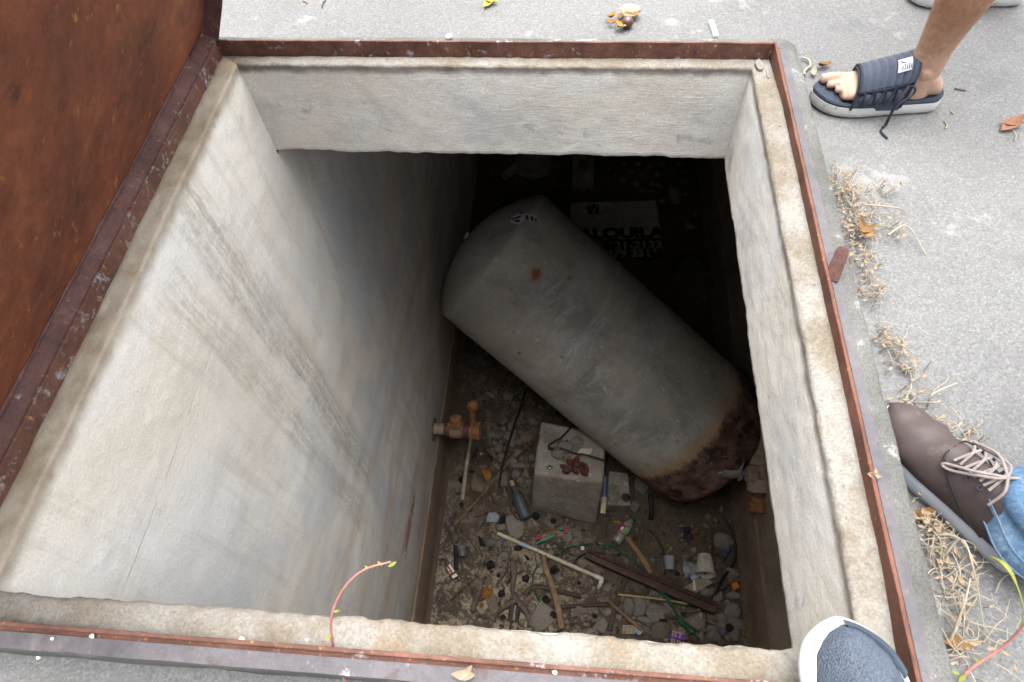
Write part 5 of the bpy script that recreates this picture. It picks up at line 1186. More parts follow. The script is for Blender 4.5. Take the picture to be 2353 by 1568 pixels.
def slab_sole(L, s_, levels, wk=1.0, rock=0.0, wav=0.0):
    """levels: (z, inset); rock lifts toe and heel"""
    o_ = outline(L, s_, wk=wk); c = V((L*.5, 0, 0)); mb = MB(); rings = []
    for li, (z, ins) in enumerate(levels):
        rg = []
        for j, q in enumerate(o_):
            k = V((q.x-c.x, q.y, 0)); k2 = V((k.x*(1-ins/(L*.5)), k.y*(1-ins/.045), 0))
            e = max(0, abs(k.x)/(L*.5)-.55)/.45
            zz = z+(rock*e*e if li < len(levels) else 0)+(wav*abs(sin(j*.9)) if li == 0 else 0)
            rg.append(V((c.x+k2.x, k2.y, zz)))
        rings.append(rg)
    return mb.loft(rings)
def ell(c, a_, b_, xv, yv, n=20, sq=1.0):
    c = V(c); out = []
    for j in range(n):
        t = 2*pi*j/n; ct, st = cos(t), sin(t)
        out.append(c+V(xv)*(a_*math.copysign(abs(ct)**sq, ct))+V(yv)*(b_*math.copysign(abs(st)**sq, st)))
    return out
def foot_mesh(mb, s_, L=.285, z0=.037, x0=.010):
    """bare foot: heel to ball as one loft, five toes; medial side is -y*s_"""
    X_, Z_ = V((0, 1, 0)), V((0, 0, 1)); rg = []
    for x, hw, h, cy in ((.002, .012, .02, 0), (.010, .022, .036, 0), (.03, .028, .062, 0), (.06, .031, .088, -.001), (.09, .034, .084, -.003), (.12, .036, .074, -.003), (.15, .039, .062, -.002), (.18, .043, .050, .001), (.205, .045, .040, .002), (.225, .043, .032, .002), (.237, .036, .022, .002)):
        rg.append(ell((x0+x, cy*s_, z0+h/2), hw, h/2, X_, Z_, 20, .85))
    mb.loft(rg)
    toes = ((-.031, .062, .0125), (-.0085, .058, .0088), (.0095, .050, .0082), (.0255, .042, .0080), (.0395, .032, .0080))
    tips = []
    for k, (y, ln_, r_) in enumerate(toes):
        xb = x0+.214-.008*k; y *= s_
        P_ = [V((xb-.02, y*.95, z0+.016)), V((xb+ln_*.35, y, z0+.020)), V((xb+ln_*.7, y*1.02, z0+.0165)), V((xb+ln_*.95, y*1.02, z0+.012)), V((xb+ln_*1.03, y*1.02, z0+.011))]
        mb.tube(P_, [r_*1.0, r_*.95, r_*1.04, r_*.85, r_*.3], 12); tips.append((P_[3]+V((-.003, 0, r_*.80)), r_))
    return tips
def leg_rings(ank, knee, hip, k=1.0, calfdir=V((1, 0, 0)), t0=-1):
    """tapering leg with calf and knee"""
    ank, knee, hip = V(ank), V(knee), V(hip); rg = []
    for t, a_, b_, off in ((-.20, .040, .030, 0), (-.08, .041, .033, 0), (0, .040, .034, .004), (.12, .039, .035, .004), (.25, .044, .042, .006), (.45, .056, .054, .012), (.62, .061, .059, .015), (.8, .056, .054, .008), (.95, .056, .055, 0), (1.0, .057, .057, -.002)):
        if t >= t0: rg.append(ell(ank.lerp(knee, t)+calfdir*off, a_*k, b_*k, V((1, 0, 0)), V((0, 1, 0))))
    for t, r_ in ((.15, .062), (.4, .072), (.7, .082), (1.0, .088)): rg.append(ell(knee.lerp(hip, t), r_*k, r_*k, V((1, 0, 0)), V((0, 1, 0))))
    return rg
def fleshy(name, mb, mat, parent, voxel=.005, smooth=3, bare=()):
    o = obj(name, mb, mat, parent, ang=180)
    r_ = o.modifiers.new('r', 'REMESH'); r_.mode = 'VOXEL'; r_.voxel_size = voxel; r_.use_smooth_shade = True
    q = o.modifiers.new('s', 'SMOOTH'); q.factor = .5; q.iterations = smooth
    apply_mods(o); o.data.polygons.foreach_set('use_smooth', [True]*len(o.data.polygons)); return o
def torso(mb, hips, d, lean=.06):
    """pelvis, chest, neck, head, arms with hands, all overlapping so that they fuse into one surface"""
    d = V((d[0], d[1], 0)).normalized(); s_ = V((0, 0, 1)).cross(d); h = V(hips); f = lambda x, y, z: h+d*(x+lean*z*2)+s_*y+V((0, 0, z))
    mb.loft([ell(f(*c), a_, b_, s_, d) for c, a_, b_ in (((0, 0, -.10), .14, .10), ((0, 0, 0), .17, .12), ((0, 0, .12), .15, .105), ((0, 0, .25), .155, .11), ((0, 0, .38), .18, .12), ((-.01, 0, .48), .17, .10), ((-.01, 0, .53), .09, .07), ((0, 0, .57), .058, .06), ((.01, 0, .64), .056, .06))])
    mb.loft([ell(f(*c), a_, b_, s_, d) for c, a_, b_ in (((.035, 0, .60), .03, .04), ((.045, 0, .63), .052, .07), ((.04, 0, .68), .07, .092), ((.03, 0, .74), .076, .10), ((.025, 0, .79), .07, .09), ((.02, 0, .83), .04, .05))])
    mb.blob(f(.145, 0, .70), (.014, .014, .022), 1, .1)
    for sg in (-1, 1):
        mb.blob(f(.03, sg*.078, .70), (.018, .012, .03), 2, .1)
        mb.tube([f(0, sg*.15, .47), f(0, sg*.20, .44), f(.0, sg*.235, .25), f(.03, sg*.25, .16), f(.12, sg*.24, -.02), f(.14, sg*.235, -.06)], [.05, .055, .047, .042, .032, .027], 12)
        mb.tube([f(.14, sg*.235, -.05), f(.16, sg*.232, -.10), f(.175, sg*.23, -.14)], [.026, .036, .034], 10)
        for k in range(4):
            y0 = sg*.23+(k-1.5)*.017; ln_ = (.068, .078, .073, .058)[k]
            mb.tube([f(.175, y0, -.13), f(.185, y0, -.13-ln_*.5), f(.175, y0, -.13-ln_)], [.0095, .009, .007], 8)
        mb.tube([f(.165, sg*.20, -.09), f(.20, sg*.19, -.13), f(.205, sg*.19, -.155)], [.013, .0105, .008], 8)
def shirt(par, hips, d, mat, lean=.06):
    d = V((d[0], d[1], 0)).normalized(); s_ = V((0, 0, 1)).cross(d); h = V(hips); f = lambda x, y, z: h+d*(x+lean*z*2)+s_*y+V((0, 0, z)); mb = MB()
    mb.loft([ell(f(*c), a_, b_, s_, d) for c, a_, b_ in (((0, 0, -.06), .185, .135), ((0, 0, .0), .186, .136), ((0, 0, .12), .172, .125), ((0, 0, .25), .178, .132), ((0, 0, .38), .198, .14), ((-.01, 0, .49), .185, .115), ((-.01, 0, .545), .10, .085))])
    for sg in (-1, 1): mb.tube([f(0, sg*.13, .47), f(0, sg*.20, .45), f(0, sg*.225, .34), f(0, sg*.235, .25)], [.07, .072, .064, .062], 14)
    o = obj('shirt', mb, mat, par, ang=60)
    mb = MB(); mb.loft([ell(f(*c), a_, b_, s_, d) for c, a_, b_ in (((.0, 0, .70), .078, .075), ((.0, 0, .76), .084, .10), ((.01, 0, .81), .076, .095), ((.015, 0, .845), .04, .05))]); obj('hair', mb, M['hair'], par, ang=60)

# ---- sandal wearer
def slide(root, fm, s_, L=.305):
    mb = slab_sole(L, s_, [(0, .006), (.006, .001), (.018, -.001), (.031, .0005)], 1.06, .004, .003); sandal = obj('sandal', xf(mb, fm), M['sole_white'], root, ang=45)
    sub_ = lambda nm, mb_, mt, **k: obj(nm, xf(mb_, fm), mt, sandal, org=root.location, **k)
    mb = slab_sole(L, s_, [(.029, .002), (.037, .0005), (.041, .003), (.037, .010), (.036, .020)], 1.06, .004); sub_('footbed', mb, M['navy_foam'], ang=45)
    def arch(x, ph, off):
        k = (x/L-.33)/(.73-.33); H = .110-.044*k+off; hw = .050+.003*k+off; return V((x, (-.0015+.003*k)*s_+s_*hw*cos(ph)*(1.0 if sin(ph) > .3 else 1), .023+max(0, H)*max(0, sin(ph))**.72))
    def xr(ph): # front and back edges of the strap; slanted over the instep
        t = ph/pi; return (.36-.045*sin(ph)+.015*t)*L, (.735-.065*t+.012*sin(ph))*L
    def sheet(p0, p1, off, th, quilt, f0=0.0, f1=1.0, n1=44, n2=36):
        mb = MB(); outer = []; inner = []
        for i in range(n1+1):
            ph = p0+(p1-p0)*i/n1; xa_, xb_ = xr(ph); r1 = []; r2 = []
            for j in range(n2+1):
                u = f0+(f1-f0)*j/n2; x = xa_+(xb_-xa_)*u
                bul = quilt*abs(sin(pi*u*7.5))**.55 if .02 < u < .98 else 0
                r1.append(arch(x, ph, off+bul)); r2.append(arch(x, ph, off-th))
            outer.append(r1); inner.append(r2)
        rows = [a_+b_[::-1] for a_, b_ in zip(outer, inner)]; mb.loft(rows); return mb
    sub_('strap', sheet(.0, pi, .0, .003, .0), M['quilt'], ang=60)
    sub_('quilted_flap', sheet(.62, pi*.985, .004, .003, .0055, .03, .97), M['quilt'], ang=60)
    def edge(p0, p1, u, off, r_):
        P_ = []
        for i in range(25):
            ph = p0+(p1-p0)*i/24; xa_, xb_ = xr(ph); P_.append(arch(xa_+(xb_-xa_)*u, ph, off))
        mb = MB(); mb.tube(P_, r_, 8); return mb
    mb = edge(.62, pi*.985, .03, .006, .0035); mb2 = edge(.62, pi*.985, .97, .006, .0035); mb.add(mb2.v, mb2.f)
    xa_, xb_ = xr(.62); mb.tube([arch(xa_+(xb_-xa_)*(.03+.94*i/16), .62-.06*sin(pi*i/16), .005) for i in range(17)], .0038, 8)
    mb2 = edge(.03, pi*.97, 1.0, .001, .003); mb.add(mb2.v, mb2.f); mb2 = edge(.03, pi*.97, 0.0, .001, .003); mb.add(mb2.v, mb2.f)
    sub_('piping', mb, M['piping'])
    mb = MB()
    for k in range(4):     # puffs between the laces
        xa_, xb_ = xr(.3); c = arch(xa_+(xb_-xa_)*(.22+.19*k), .30, .002); mb.blob(c, (.016, .006, .016), k, .1)
    sub_('puff', mb, M['quilt'])
    mb = MB(); lp_ = []
    for k in range(9):
        ph = .12 if k % 2 else .56; xa_, xb_ = xr(ph); lp_.append(arch(xa_+(xb_-xa_)*(.12+.095*k), ph, .009))
    mb.tube(spl(lp_, 3), .0024, 7)
    a_ = arch(.40*L, .5, .012); mb.tube(spl([a_, a_+V((.004, s_*.012, .008)), a_+V((.02, s_*.026, -.022)), V((.44*L, s_*.075, .006)), V((.48*L, s_*.088, .004))], 5), .0028, 7)
    mb.tube(spl([a_, a_+V((-.010, s_*.010, .010)), a_+V((-.012, s_*.018, -.004)), a_+V((.018, s_*.03, -.03)), V((.46*L, s_*.082, .004)), V((.50*L, s_*.10, .003)), V((.47*L, s_*.125, .003))], 5), .0028, 7)
    sub_('lace', mb, M['piping'])
    mb = MB(); mb.cur = 0
    def pq(u, ph, off=.0122): xa_, xb_ = xr(ph); return arch(xa_+(xb_-xa_)*u, ph, off)
    def pp_(u0, u1, a0, a1, off, n=5):
        mb.loft([[pq(u0+(u1-u0)*i/n, a0+(a1-a0)*j/n, off) for j in range(n+1)] for i in range(n+1)], cap=False, closed=False)
    pp_(.17, .40, .98, 1.46, .0122)
    mb.cur = 1
    sw_ = [(u+.10, a-.04) for u, a in ((.265, 1.42), (.255, 1.37), (.235, 1.33), (.15, 1.28), (.225, 1.355), (.245, 1.39))]
    mb.add([pq(u, a_, .0134) for u, a_ in sw_], [list(range(6))])
    for k in range(5): pp_(.335-.035*k, .322-.035*k, 1.03, 1.23 if k % 2 else 1.18, .0131, 2)
    sub_('label_patch', mb, [M['patch'], M['ink']], smooth=False)
    return sandal
A_heel = V((1.812, 1.312, PZ)); A_dir = (-1, -.015)
A2_heel = V((2.150, 1.752, PZ)); A2_dir = (-1, .05)
pA = empty('person', V((1.87, 1.52, PZ)), 'person in slate-blue quilted slide sandals standing bare-legged at the far side corner', 'person')
mb = MB(); f1, f2 = frame(A_heel, A_dir), frame(A2_heel, A2_dir)
mm = MB(); tipsL = foot_mesh(mm, 1); mb.add(xf(mm, f1).v, mm.f)
mm = MB(); foot_mesh(mm, -1); mb.add(xf(mm, f2).v, mm.f)
hipA = V((1.90, 1.54, .80))
aL = f1 @ V((.078, 0, .110)); aR = f2 @ V((.062, 0, .105))
mb.loft(leg_rings(aL, (aL.x-.010, aL.y+.015, .36), hipA+V((0, -.09, 0)), .98)); mb.loft(leg_rings(aR, (aR.x-.04, aR.y-.03, .36), hipA+V((0, .09, 0)), .98))
for sg in (-1, 1): mb.blob(f1 @ V((.080, sg*.027, .106)), (.015, .010, .018), 1, .1)      # ankle bones
torso(mb, hipA, (-1, -.05)); fleshy('body', mb, M['skin'], pA, .0027, 1)
mb = MB()
for c, r_ in tipsL: mb.blob(f1 @ c, (r_*.55, r_*.62, r_*.28), 3, .05)
obj('toenails', mb, M['nail'], pA)
slide(pA, f1, 1); slide(pA, f2, -1)
mb = MB()
for sg, a_ in ((-1, aL), (1, aR)):
    kn = V((a_.x+.02, a_.y, .36)); mb.loft([ell(kn.lerp(hipA+V((0, sg*.09, 0)), t), r_, r_, V((1, 0, 0)), V((0, 1, 0))) for t, r_ in ((.12, .098), (.4, .10), (.8, .105), (1.15, .10))])
mb.loft([ell(hipA+V((0, 0, z)), a_, b_, V((0, 1, 0)), V((1, 0, 0))) for z, a_, b_ in ((-.10, .17, .12), (0, .19, .135), (.12, .175, .125))]); obj('shorts', mb, M['shorts'], pA, ang=60)
shirt(pA, hipA, (-1, -.05), M['shirt'])

# ---- shoes and jeans
def shoe_upper(L, s_, hts, z0, wk=1.0, n=26, toe=1.0):
    """closed shoe upper lofted heel to toe; hts = (x/L, height above z0, width factor)"""
    mb = MB(); rg = []; fine = []
    for a_, b_ in zip(hts[:-1], hts[1:]):
        for j in range(4): fine.append(tuple(a_[k]+(b_[k]-a_[k])*j/4 for k in range(3)))
    fine.append(hts[-1])
    for x, h, wf in fine:
        y1 = y2 = 0
        for i in range(len(SOLE)-1):
            if SOLE[i][0] <= x <= SOLE[i+1][0]:
                t = (x-SOLE[i][0])/(SOLE[i+1][0]-SOLE[i][0]); y1 = SOLE[i][1]*(1-t)+SOLE[i+1][1]*t; y2 = SOLE[i][2]*(1-t)+SOLE[i+1][2]*t
        cy = (y1+y2)/2*s_; hw = (y2-y1)/2*wk*wf+.001
        r_ = []
        for j in range(n):
            t = 2*pi*j/n; ct, st = cos(t), sin(t)
            yy = cy+hw*math.copysign(abs(ct)**.75, ct)*(1 if st < 0 else 1-.30*st**1.5); zz = z0+(h*abs(st)**.9 if st > 0 else -.006*abs(st))
            r_.append(V((x*L, yy, zz)))
        rg.append(r_)
    return mb.loft(rg)
B_dir = V((-.56, .83, 0)).normalized(); B_left = V((0, 0, 1)).cross(B_dir); BL = .315
B_heel = V((1.484, .452, PZ))-B_dir*BL
pB = empty('person', B_heel+V((.15, .1, 0)), 'person in faded blue jeans and brown laced shoes beside the long rusty edge', 'person')
def brown_shoe(fm, s_, L):
    mb = slab_sole(L, s_, [(0, .006), (.004, .001), (.020, -.003), (.038, .001), (.050, .004)], 1.0, .006); sole = obj('shoe', xf(mb, fm), M['sole_grey'], pB, ang=50)
    sub_ = lambda nm, mb_, mt, **k: obj(nm, xf(mb_, fm), mt, sole, org=pB.location, **k)
    H_ = [(.0, .03, .5), (.01, .06, .8), (.05, .070, 1.0), (.14, .074, 1.0), (.26, .076, 1.0), (.36, .084, 1.0), (.46, .080, .98), (.56, .070, .97), (.66, .058, .98), (.76, .047, .99), (.86, .038, .98), (.93, .030, .97), (.97, .022, .94), (.995, .010, .6)]
    up = shoe_upper(L, s_, H_, .044)
    for q in up.v:      # creases over the toes
        if .58*L < q.x < .90*L and q.z > .06: q.z += .0032*math.copysign(abs(sin((q.x-q.y*.35*s_)/L*42))**1.5, sin((q.x-q.y*.35*s_)/L*42))
    sub_('upper', up, M['leather'], ang=60)
    def top(x, y, off=.002):
        for i in range(len(H_)-1):
            if H_[i][0] <= x <= H_[i+1][0]:
                t = (x-H_[i][0])/(H_[i+1][0]-H_[i][0]); h = H_[i][1]*(1-t)+H_[i+1][1]*t
        hw = .046; k = min(.97, abs(y)/hw); return V((x*L, y*s_, .044+h*(1-k**2.6)**.45+off))
    mb = MB()
    for k in range(4):
        x = .40+.052*k; w1 = .026-.001*k
        mb.tube(spl([top(x, -w1, .004), top(x+.012, 0, .009), top(x+.030, w1, .004)], 4), .0023, 7); mb.tube(spl([top(x, w1, .004), top(x+.012, 0, .012), top(x+.030, -w1, .004)], 4), .0023, 7)
    for sg in (-1, 1):
        mb.tube(spl([top(.40, 0, .012), top(.44, sg*.02, .018), top(.56, sg*.036, .010), top(.60, sg*.034, .008), top(.50, sg*.026, .018), top(.40, 0, .014)], 5), .0023, 7)
        mb.tube(spl([top(.40, 0, .013), top(.36, sg*.02, .012), top(.35, sg*.036, .006)], 5), .0022, 7)
    sub_('lace', mb, M['lace'])
    for k in range(3):
        for sg in (-1, 1):
            mb = MB(); mb.lathe([(.0042, -.001), (.0042, .001), (.0022, .0012), (.002, -.001)], top(.43+.06*k, sg*.029, .0018), (0, sg*.5, .85), 10); sub_('eyelet', mb, M['ink'])
    mb = MB()
    for sg in (-1, 1):
        mb.tube(spl([top(.635, 0, .0015), top(.63, sg*.022, .0015), top(.58, sg*.034, .001), top(.48, sg*.0425, .001), V((.36*L, sg*s_*.0405, .055)), V((.24*L, sg*s_*.0375, .040))], 6), .0016, 6)
    sub_('seam', mb, simple('dark_seam', (.016, .014, .016), None, 20, .8))
fB = frame(B_heel, B_dir); B2_heel = B_heel-B_left*.32+B_dir*-.05; fB2 = frame(B2_heel, (-.3, .95))
brown_shoe(fB, 1, BL); brown_shoe(fB2, -1, BL)
hipB = (fB @ V((.02, 0, 0))).lerp(fB2 @ V((.02, 0, 0)), .5)+V((.20, -.05, .90))
mb = MB(); legs = []
for fm, sg in ((fB, 1), (fB2, -1)):
    an = fm @ V((.056, -.022*sg, .116)); hp = hipB+B_left*(.09*sg); kn = an.lerp(hp, .47)+B_dir*.03+V((.13, 0, 0)); legs.append((an, kn, hp)); mb.loft(leg_rings(an, kn, hp, .70, t0=-.01))
torso(mb, hipB, B_dir); fleshy('body', mb, M['skin'], pB, .009, 2)
mb = MB(); hems = [MB(), MB()]
for k, (an, kn, hp) in enumerate(legs):
    rg = []; P_ = [an+V((0, 0, -.052)), an+V((0, 0, -.050)), an+V((0, 0, .0)), an.lerp(kn, .25), an.lerp(kn, .5), an.lerp(kn, .8), kn, kn.lerp(hp, .3), kn.lerp(hp, .7), hp+V((0, 0, .06))]
    Rr = [(.056, .080), (.066, .096), (.064, .086), (.062, .072), (.068, .068), (.075, .075), (.078, .078), (.086, .086), (.10, .10), (.115, .11)]
    full = []; 
    for i in range(len(P_)-1):
        steps = 14 if 0 < i < 4 else 3
        for j in range(steps):
            t = j/steps; full.append((P_[i].lerp(P_[i+1], t), Rr[i][0]*(1-t)+Rr[i+1][0]*t, Rr[i][1]*(1-t)+Rr[i+1][1]*t))
    for i, (c, a_, b_) in enumerate(full):
        fwd = B_dir*(-.012); rr_ = ell(c+fwd*(1 if c.z < an.z+.05 else .3), a_, b_, B_left, B_dir, 56)
        for j, q in enumerate(rr_):
            dv = (q-c).normalized(); fold = .012*n3((q.x, q.y, q.z*2.6), 7, k)+.007*n3((q.x, q.y, q.z*2), 18, k+2)
            rr_[j] = q+dv*fold+V((0, 0, (-.010*dv.dot(-B_dir)-.004) if i <= 4 else 0))
        rg.append(rr_)
    mb.loft(rg, cap=False)
    for lift, r_ in ((.006, .0016), (.030, .0012), (.0345, .0012)):
        ring = [q+((q-an).normalized()*.0012)+V((0, 0, lift)) for q in rg[4 if lift > .01 else 3]]; hems[k].tube(ring+[ring[0]], r_, 5)
mb.loft([ell(hipB+V((0, 0, z)), a_, b_, B_left, B_dir) for z, a_, b_ in ((-.08, .18, .13), (.02, .19, .135), (.13, .175, .125))])
je = obj('jeans', mb, M['denim'], pB, ang=70); sd_ = je.modifiers.new('t', 'SOLIDIFY'); sd_.thickness = .003; apply_mods(je)
ht = simple('hem_thread', (.05, .085, .14), (.10, .145, .20), 160, .9)
for hm in hems: obj('hem_stitching', hm, ht, je, org=pB.location)
shirt(pB, hipB, B_dir, M['shirt'])

# ---- the photographer's front foot, standing on the near corner of the frame
CL_ = .30; C_tip = V((1.306, .074, .014)); C_dir = V((-.05, 1, 0)).normalized(); C_heel = C_tip-C_dir*CL_; fC = frame(C_heel, C_dir)
pC = empty('person', C_heel+V((0, .1, 0)), 'person whose blue-grey knitted trainer toe rests on the near corner of the rim', 'person')
mb = slab_sole(CL_, -1, [(0, .006), (.004, 0), (.018, -.006), (.032, -.006), (.041, .001)], 1.14, .010); so_ = obj('shoe', xf(mb, fC), simple('clean_white_sole', (.52, .52, .51), (.45, .45, .44), 10, .6, bump=.1), pC, ang=50)
HC = [(.0, .03, .5), (.01, .06, .8), (.05, .080, .95), (.14, .088, .97), (.26, .090, .97), (.36, .088, .97), (.46, .080, .97), (.56, .072, .98), (.66, .062, .98), (.76, .054, .98), (.86, .046, .95), (.92, .038, .90), (.96, .028, .84), (.985, .016, .7)]
obj('upper', xf(shoe_upper(CL_, -1, HC, .034, 1.10), fC), M['knit'], so_, org=pC.location, ang=60)
mb = MB(); o_ = outline(CL_, -1, wk=1.14); rows = []      # dark toe bumper on the outer side
sel = [q for q in o_ if q.x > .80*CL_ and q.y < .012]; sel.sort(key=lambda q: math.atan2(q.y, q.x-.6*CL_))
for q in sel: rows.append([V((q.x*1.004, q.y*1.03, .030)), V((q.x*1.002, q.y*1.02, .052)), V((q.x*.975, q.y*.88, .062)), V((q.x*.965, q.y*.84, .058))])
mb.loft(rows, cap=False, closed=False); ob2 = obj('toe_bumper', xf(mb, fC), simple('dark_blue_rubber', (.055, .075, .105), None, 30, .5), so_, org=pC.location, ang=60)
mb = MB(); aC = fC @ V((.075, 0, .10)); mb.loft(leg_rings(aC, aC+V((.02, -.10, .38)), aC+V((.0, -.22, .50)), .95)); fleshy('body', mb, M['skin'], pC, .008, 2)
mb = MB(); kn = aC+V((.02, -.10, .38)); mb.loft([ell(aC.lerp(kn, t), r_, r_, V((1, 0, 0)), V((0, 1, 0)), 30) for t, r_ in ((-.02, .072), (.0, .076), (.3, .078), (.7, .084), (1.0, .088))]+[ell(aC+V((.0, -.24, .54)), .10, .10, V((1, 0, 0)), V((0, 1, 0)), 30)]); obj('trousers', mb, M['shorts'], pC, ang=60)

# ================================================================ LITTER AND WEEDS ON THE PAVEMENT
M['straw'] = simple('dry_straw', (.27, .24, .185), (.20, .165, .12), 30, .8, bump=.2); M['straw_leaf'] = simple('dry_leaf_bits', (.24, .195, .14), (.17, .12, .078), 40, .8)
M['yellow_leaf'] = simple('yellow_leaf', (.36, .26, .025), (.26, .165, .018), 30, .6, speck=(.28, .17, .03)); M['brown_leaf'] = simple('dry_brown_leaf', (.20, .115, .042), (.12, .06, .022), 26, .7)
M['red_leaf'] = simple('reddish_dry_leaf', (.195, .09, .054), (.125, .054, .03), 26, .75); M['stem'] = simple('pink_stem', (.33, .145, .125), (.25, .10, .09), 30, .45)
M['sprout'] = simple('yellow_green_leaf', (.17, .165, .03), (.085, .115, .02), 30, .5)
def leaf_bit(mb, c, r_, seed, curl=.5):
    rr = random.Random(seed); a_ = rr.uniform(0, 6.28); u = V((cos(a_), sin(a_), rr.uniform(-.1, .3))); v = V((-sin(a_), cos(a_), rr.uniform(-.2, .2))); N_ = 5; vs = []
    for i in range(N_+1):
        t = i/N_; w_ = sin(pi*min(.97, t*.93+.05))*.42
        for s_ in (-1, -.35, .35, 1): vs.append(c+u*(r_*2*(t-.5))+v*(r_*w_*s_*(1+.25*n3((i, s_, seed), 1.7)))+V((0, 0, r_*(curl*(s_*s_*.5)*w_+.35*curl*(2*t-1)**2+.12*n3((i*1.1, s_, seed), 1.3)+.12))))
    mb.add(vs, [(i*4+j, i*4+j+1, (i+1)*4+j+1, (i+1)*4+j) for i in range(N_) for j in range(3)])
def weeds(label, spots, seed, grp='dry weeds along the curb joint'):
    rr = random.Random(seed); c0 = gz(spots[0][0], spots[0][1], PZ); root = empty('dry_weed', c0, label, 'dry weed', grp); st = MB(); lf = MB()
    for x, y, rpx, ns, nl in spots:
        c = gz(x, y, PZ+.02); r_ = rpx*1.15/FPX*1.0
        for k in range(int(ns*1.9)):
            p = c+V((rr.gauss(0, .6)*r_, rr.gauss(0, .75)*r_, 0)); p.x = max(p.x, OX1+.006); a_ = rr.uniform(-1.9, 1.9); ln_ = rr.uniform(.35, 1.5)*r_*1.35; d = V((cos(a_), sin(a_), 0)); h = rr.uniform(.0, .022)
            P_ = [p+V((0, 0, -.018)), p+d*ln_*.35+V((rr.uniform(-.2, .2)*r_, rr.uniform(-.2, .2)*r_, h-.012)), p+d*ln_*.7+V((rr.uniform(-.25, .25)*r_, rr.uniform(-.25, .25)*r_, h*.8-.012)), p+d*ln_+V((0, 0, h*.3-.012))]
            for q in P_: q.z = max(q.z, PZ+.003); q.x = max(q.x, OX1+.004)
            st.tube(spl(P_, 4), [.0013*(1-.055*i)*rr.uniform(.7, 1.15) for i in range(13)], 5)
        for k in range(nl):
            q = c+V((rr.gauss(0, .65)*r_, rr.gauss(0, .75)*r_, rr.uniform(-.015, .012))); q.x = max(q.x, OX1+.01); q.z = max(q.z, PZ+.003); leaf_bit(lf, q, rr.uniform(.0025, .0085), rr.randint(0, 9999), 1.6)
    obj('stems', st, M['straw'], root); obj('leaf_bits', lf, M['straw_leaf'], root)['kind'] = 'stuff'
weeds('broad tangle of dry straw at the curb above the latch lug', [(1935, 425, 46, 16, 26), (1975, 440, 50, 10, 22), (1960, 490, 40, 12, 26), (2000, 520, 45, 10, 18), (1960, 545, 30, 6, 22), (2040, 430, 22, 3, 10), (2060, 520, 24, 3, 6)], 1)
weeds('thin litter of straw and leaf bits just below the latch lug', [(1985, 590, 30, 6, 22), (1995, 640, 26, 5, 16), (2005, 680, 18, 4, 12), (2030, 665, 20, 2, 8)], 2)
weeds('small dry straw tuft midway between the latch lug and the brown shoe', [(2030, 770, 30, 6, 10), (2060, 800, 34, 8, 16), (2090, 840, 26, 4, 12)], 3)
weeds('dry straw poking out above the brown shoe', [(2085, 930, 30, 5, 8), (2140, 965, 46, 9, 18), (2190, 1005, 34, 6, 16), (2245, 985, 20, 4, 2)], 4)
weeds('long pale dry stalks below the brown shoe', [(2130, 1195, 30, 5, 26), (2170, 1250, 46, 9, 26), (2190, 1310, 56, 13, 22), (2215, 1400, 56, 10, 16), (2200, 1480, 40, 6, 10), (2275, 1440, 46, 5, 6)], 5)
for k, P_ in enumerate(([(2130, 935, .0), (2145, 905, .03), (2200, 880, .02)], [(2100, 925, 0), (2150, 925, .03), (2160, 920, .02)], [(2040, 540, .02), (2085, 520, .02), (2128, 585, .0)], [(1985, 470, .02), (2060, 478, .02), (2080, 488, 0)], [(2160, 1290, .0), (2210, 1240, .05), (2240, 1320, .05), (2262, 1450, .0)], [(2180, 1480, 0), (2215, 1390, .05), (2230, 1330, .05)], [(2130, 1230, 0), (2200, 1235, .03), (2245, 1300, .04)])):
    mb = MB(); mb.tube(spl([gz(x, y, PZ+.004+h) for x, y, h in P_], 6), [.0020*(1-.035*i) for i in range(6*(len(P_)-1)+1)], 6)
    thing1('dry_stalk', mb, M['straw'], ['long stalk sticking out above the brown shoe', 'short forked stalk at the brown toe', 'arched stalk trailing off the broad straw tangle', 'straight stalk leaving the broad straw tangle', 'longest bent stalk below the brown shoe', 'upright-leaning stalk in the litter below the brown shoe', 'straw stalk arching along the grey sole'][k], 'straw')
def pleaf(px, py, r_, mat, label, name='fallen_leaf', cat='leaf', curl=.8, seed=1, z=PZ, stem=None, group=None):
    mb = MB(); c = gz(px, py, z+.004)
    for k in range(2): leaf_bit(mb, c+V((k*.004, k*.003, .001*k)), r_*(1-.25*k), seed+k, curl)
    o = thing1(name, mb, mat, label, cat, group)
    if stem:
        m2 = MB(); m2.tube(spl([c]+[gz(x, y, z+.006) for x, y in stem], 4), .0011, 5); obj('stalk', m2, M['straw'], o, org=o.location)
    return o
pleaf(1125, 8, .030, M['yellow_leaf'], 'bright yellow fallen leaf at the far edge of the pavement', seed=21, stem=[(1112, 18), (1108, 30)])
pleaf(1890, 154, .022, M['brown_leaf'], 'curled golden-brown leaf in front of the sandal toes', seed=33, curl=1.3); pleaf(1897, 178, .014, M['brown_leaf'], 'small torn brown leaf touching the sandal', seed=41)
pleaf(2322, 290, .034, M['red_leaf'], 'reddish dry leaf alone on the open pavement', seed=55, curl=.7, stem=[(2335, 310), (2332, 322)])
pleaf(1855, 1, .001, M['brown_leaf'], 'tiny brown speck of leaf on the far pavement', seed=5)
pleaf(2195, 1480, .022, M['brown_leaf'], 'orange-brown leaf at the curb below the dry stalks', seed=61); pleaf(2118, 1185, .024, M['brown_leaf'], 'orange curled leaf under the sole of the brown shoe', seed=66, curl=1.2)
pleaf(1985, 535, .026, M['brown_leaf'], 'orange-brown rolled leaf in the straw tangle', seed=71, curl=1.5, z=PZ+.02)
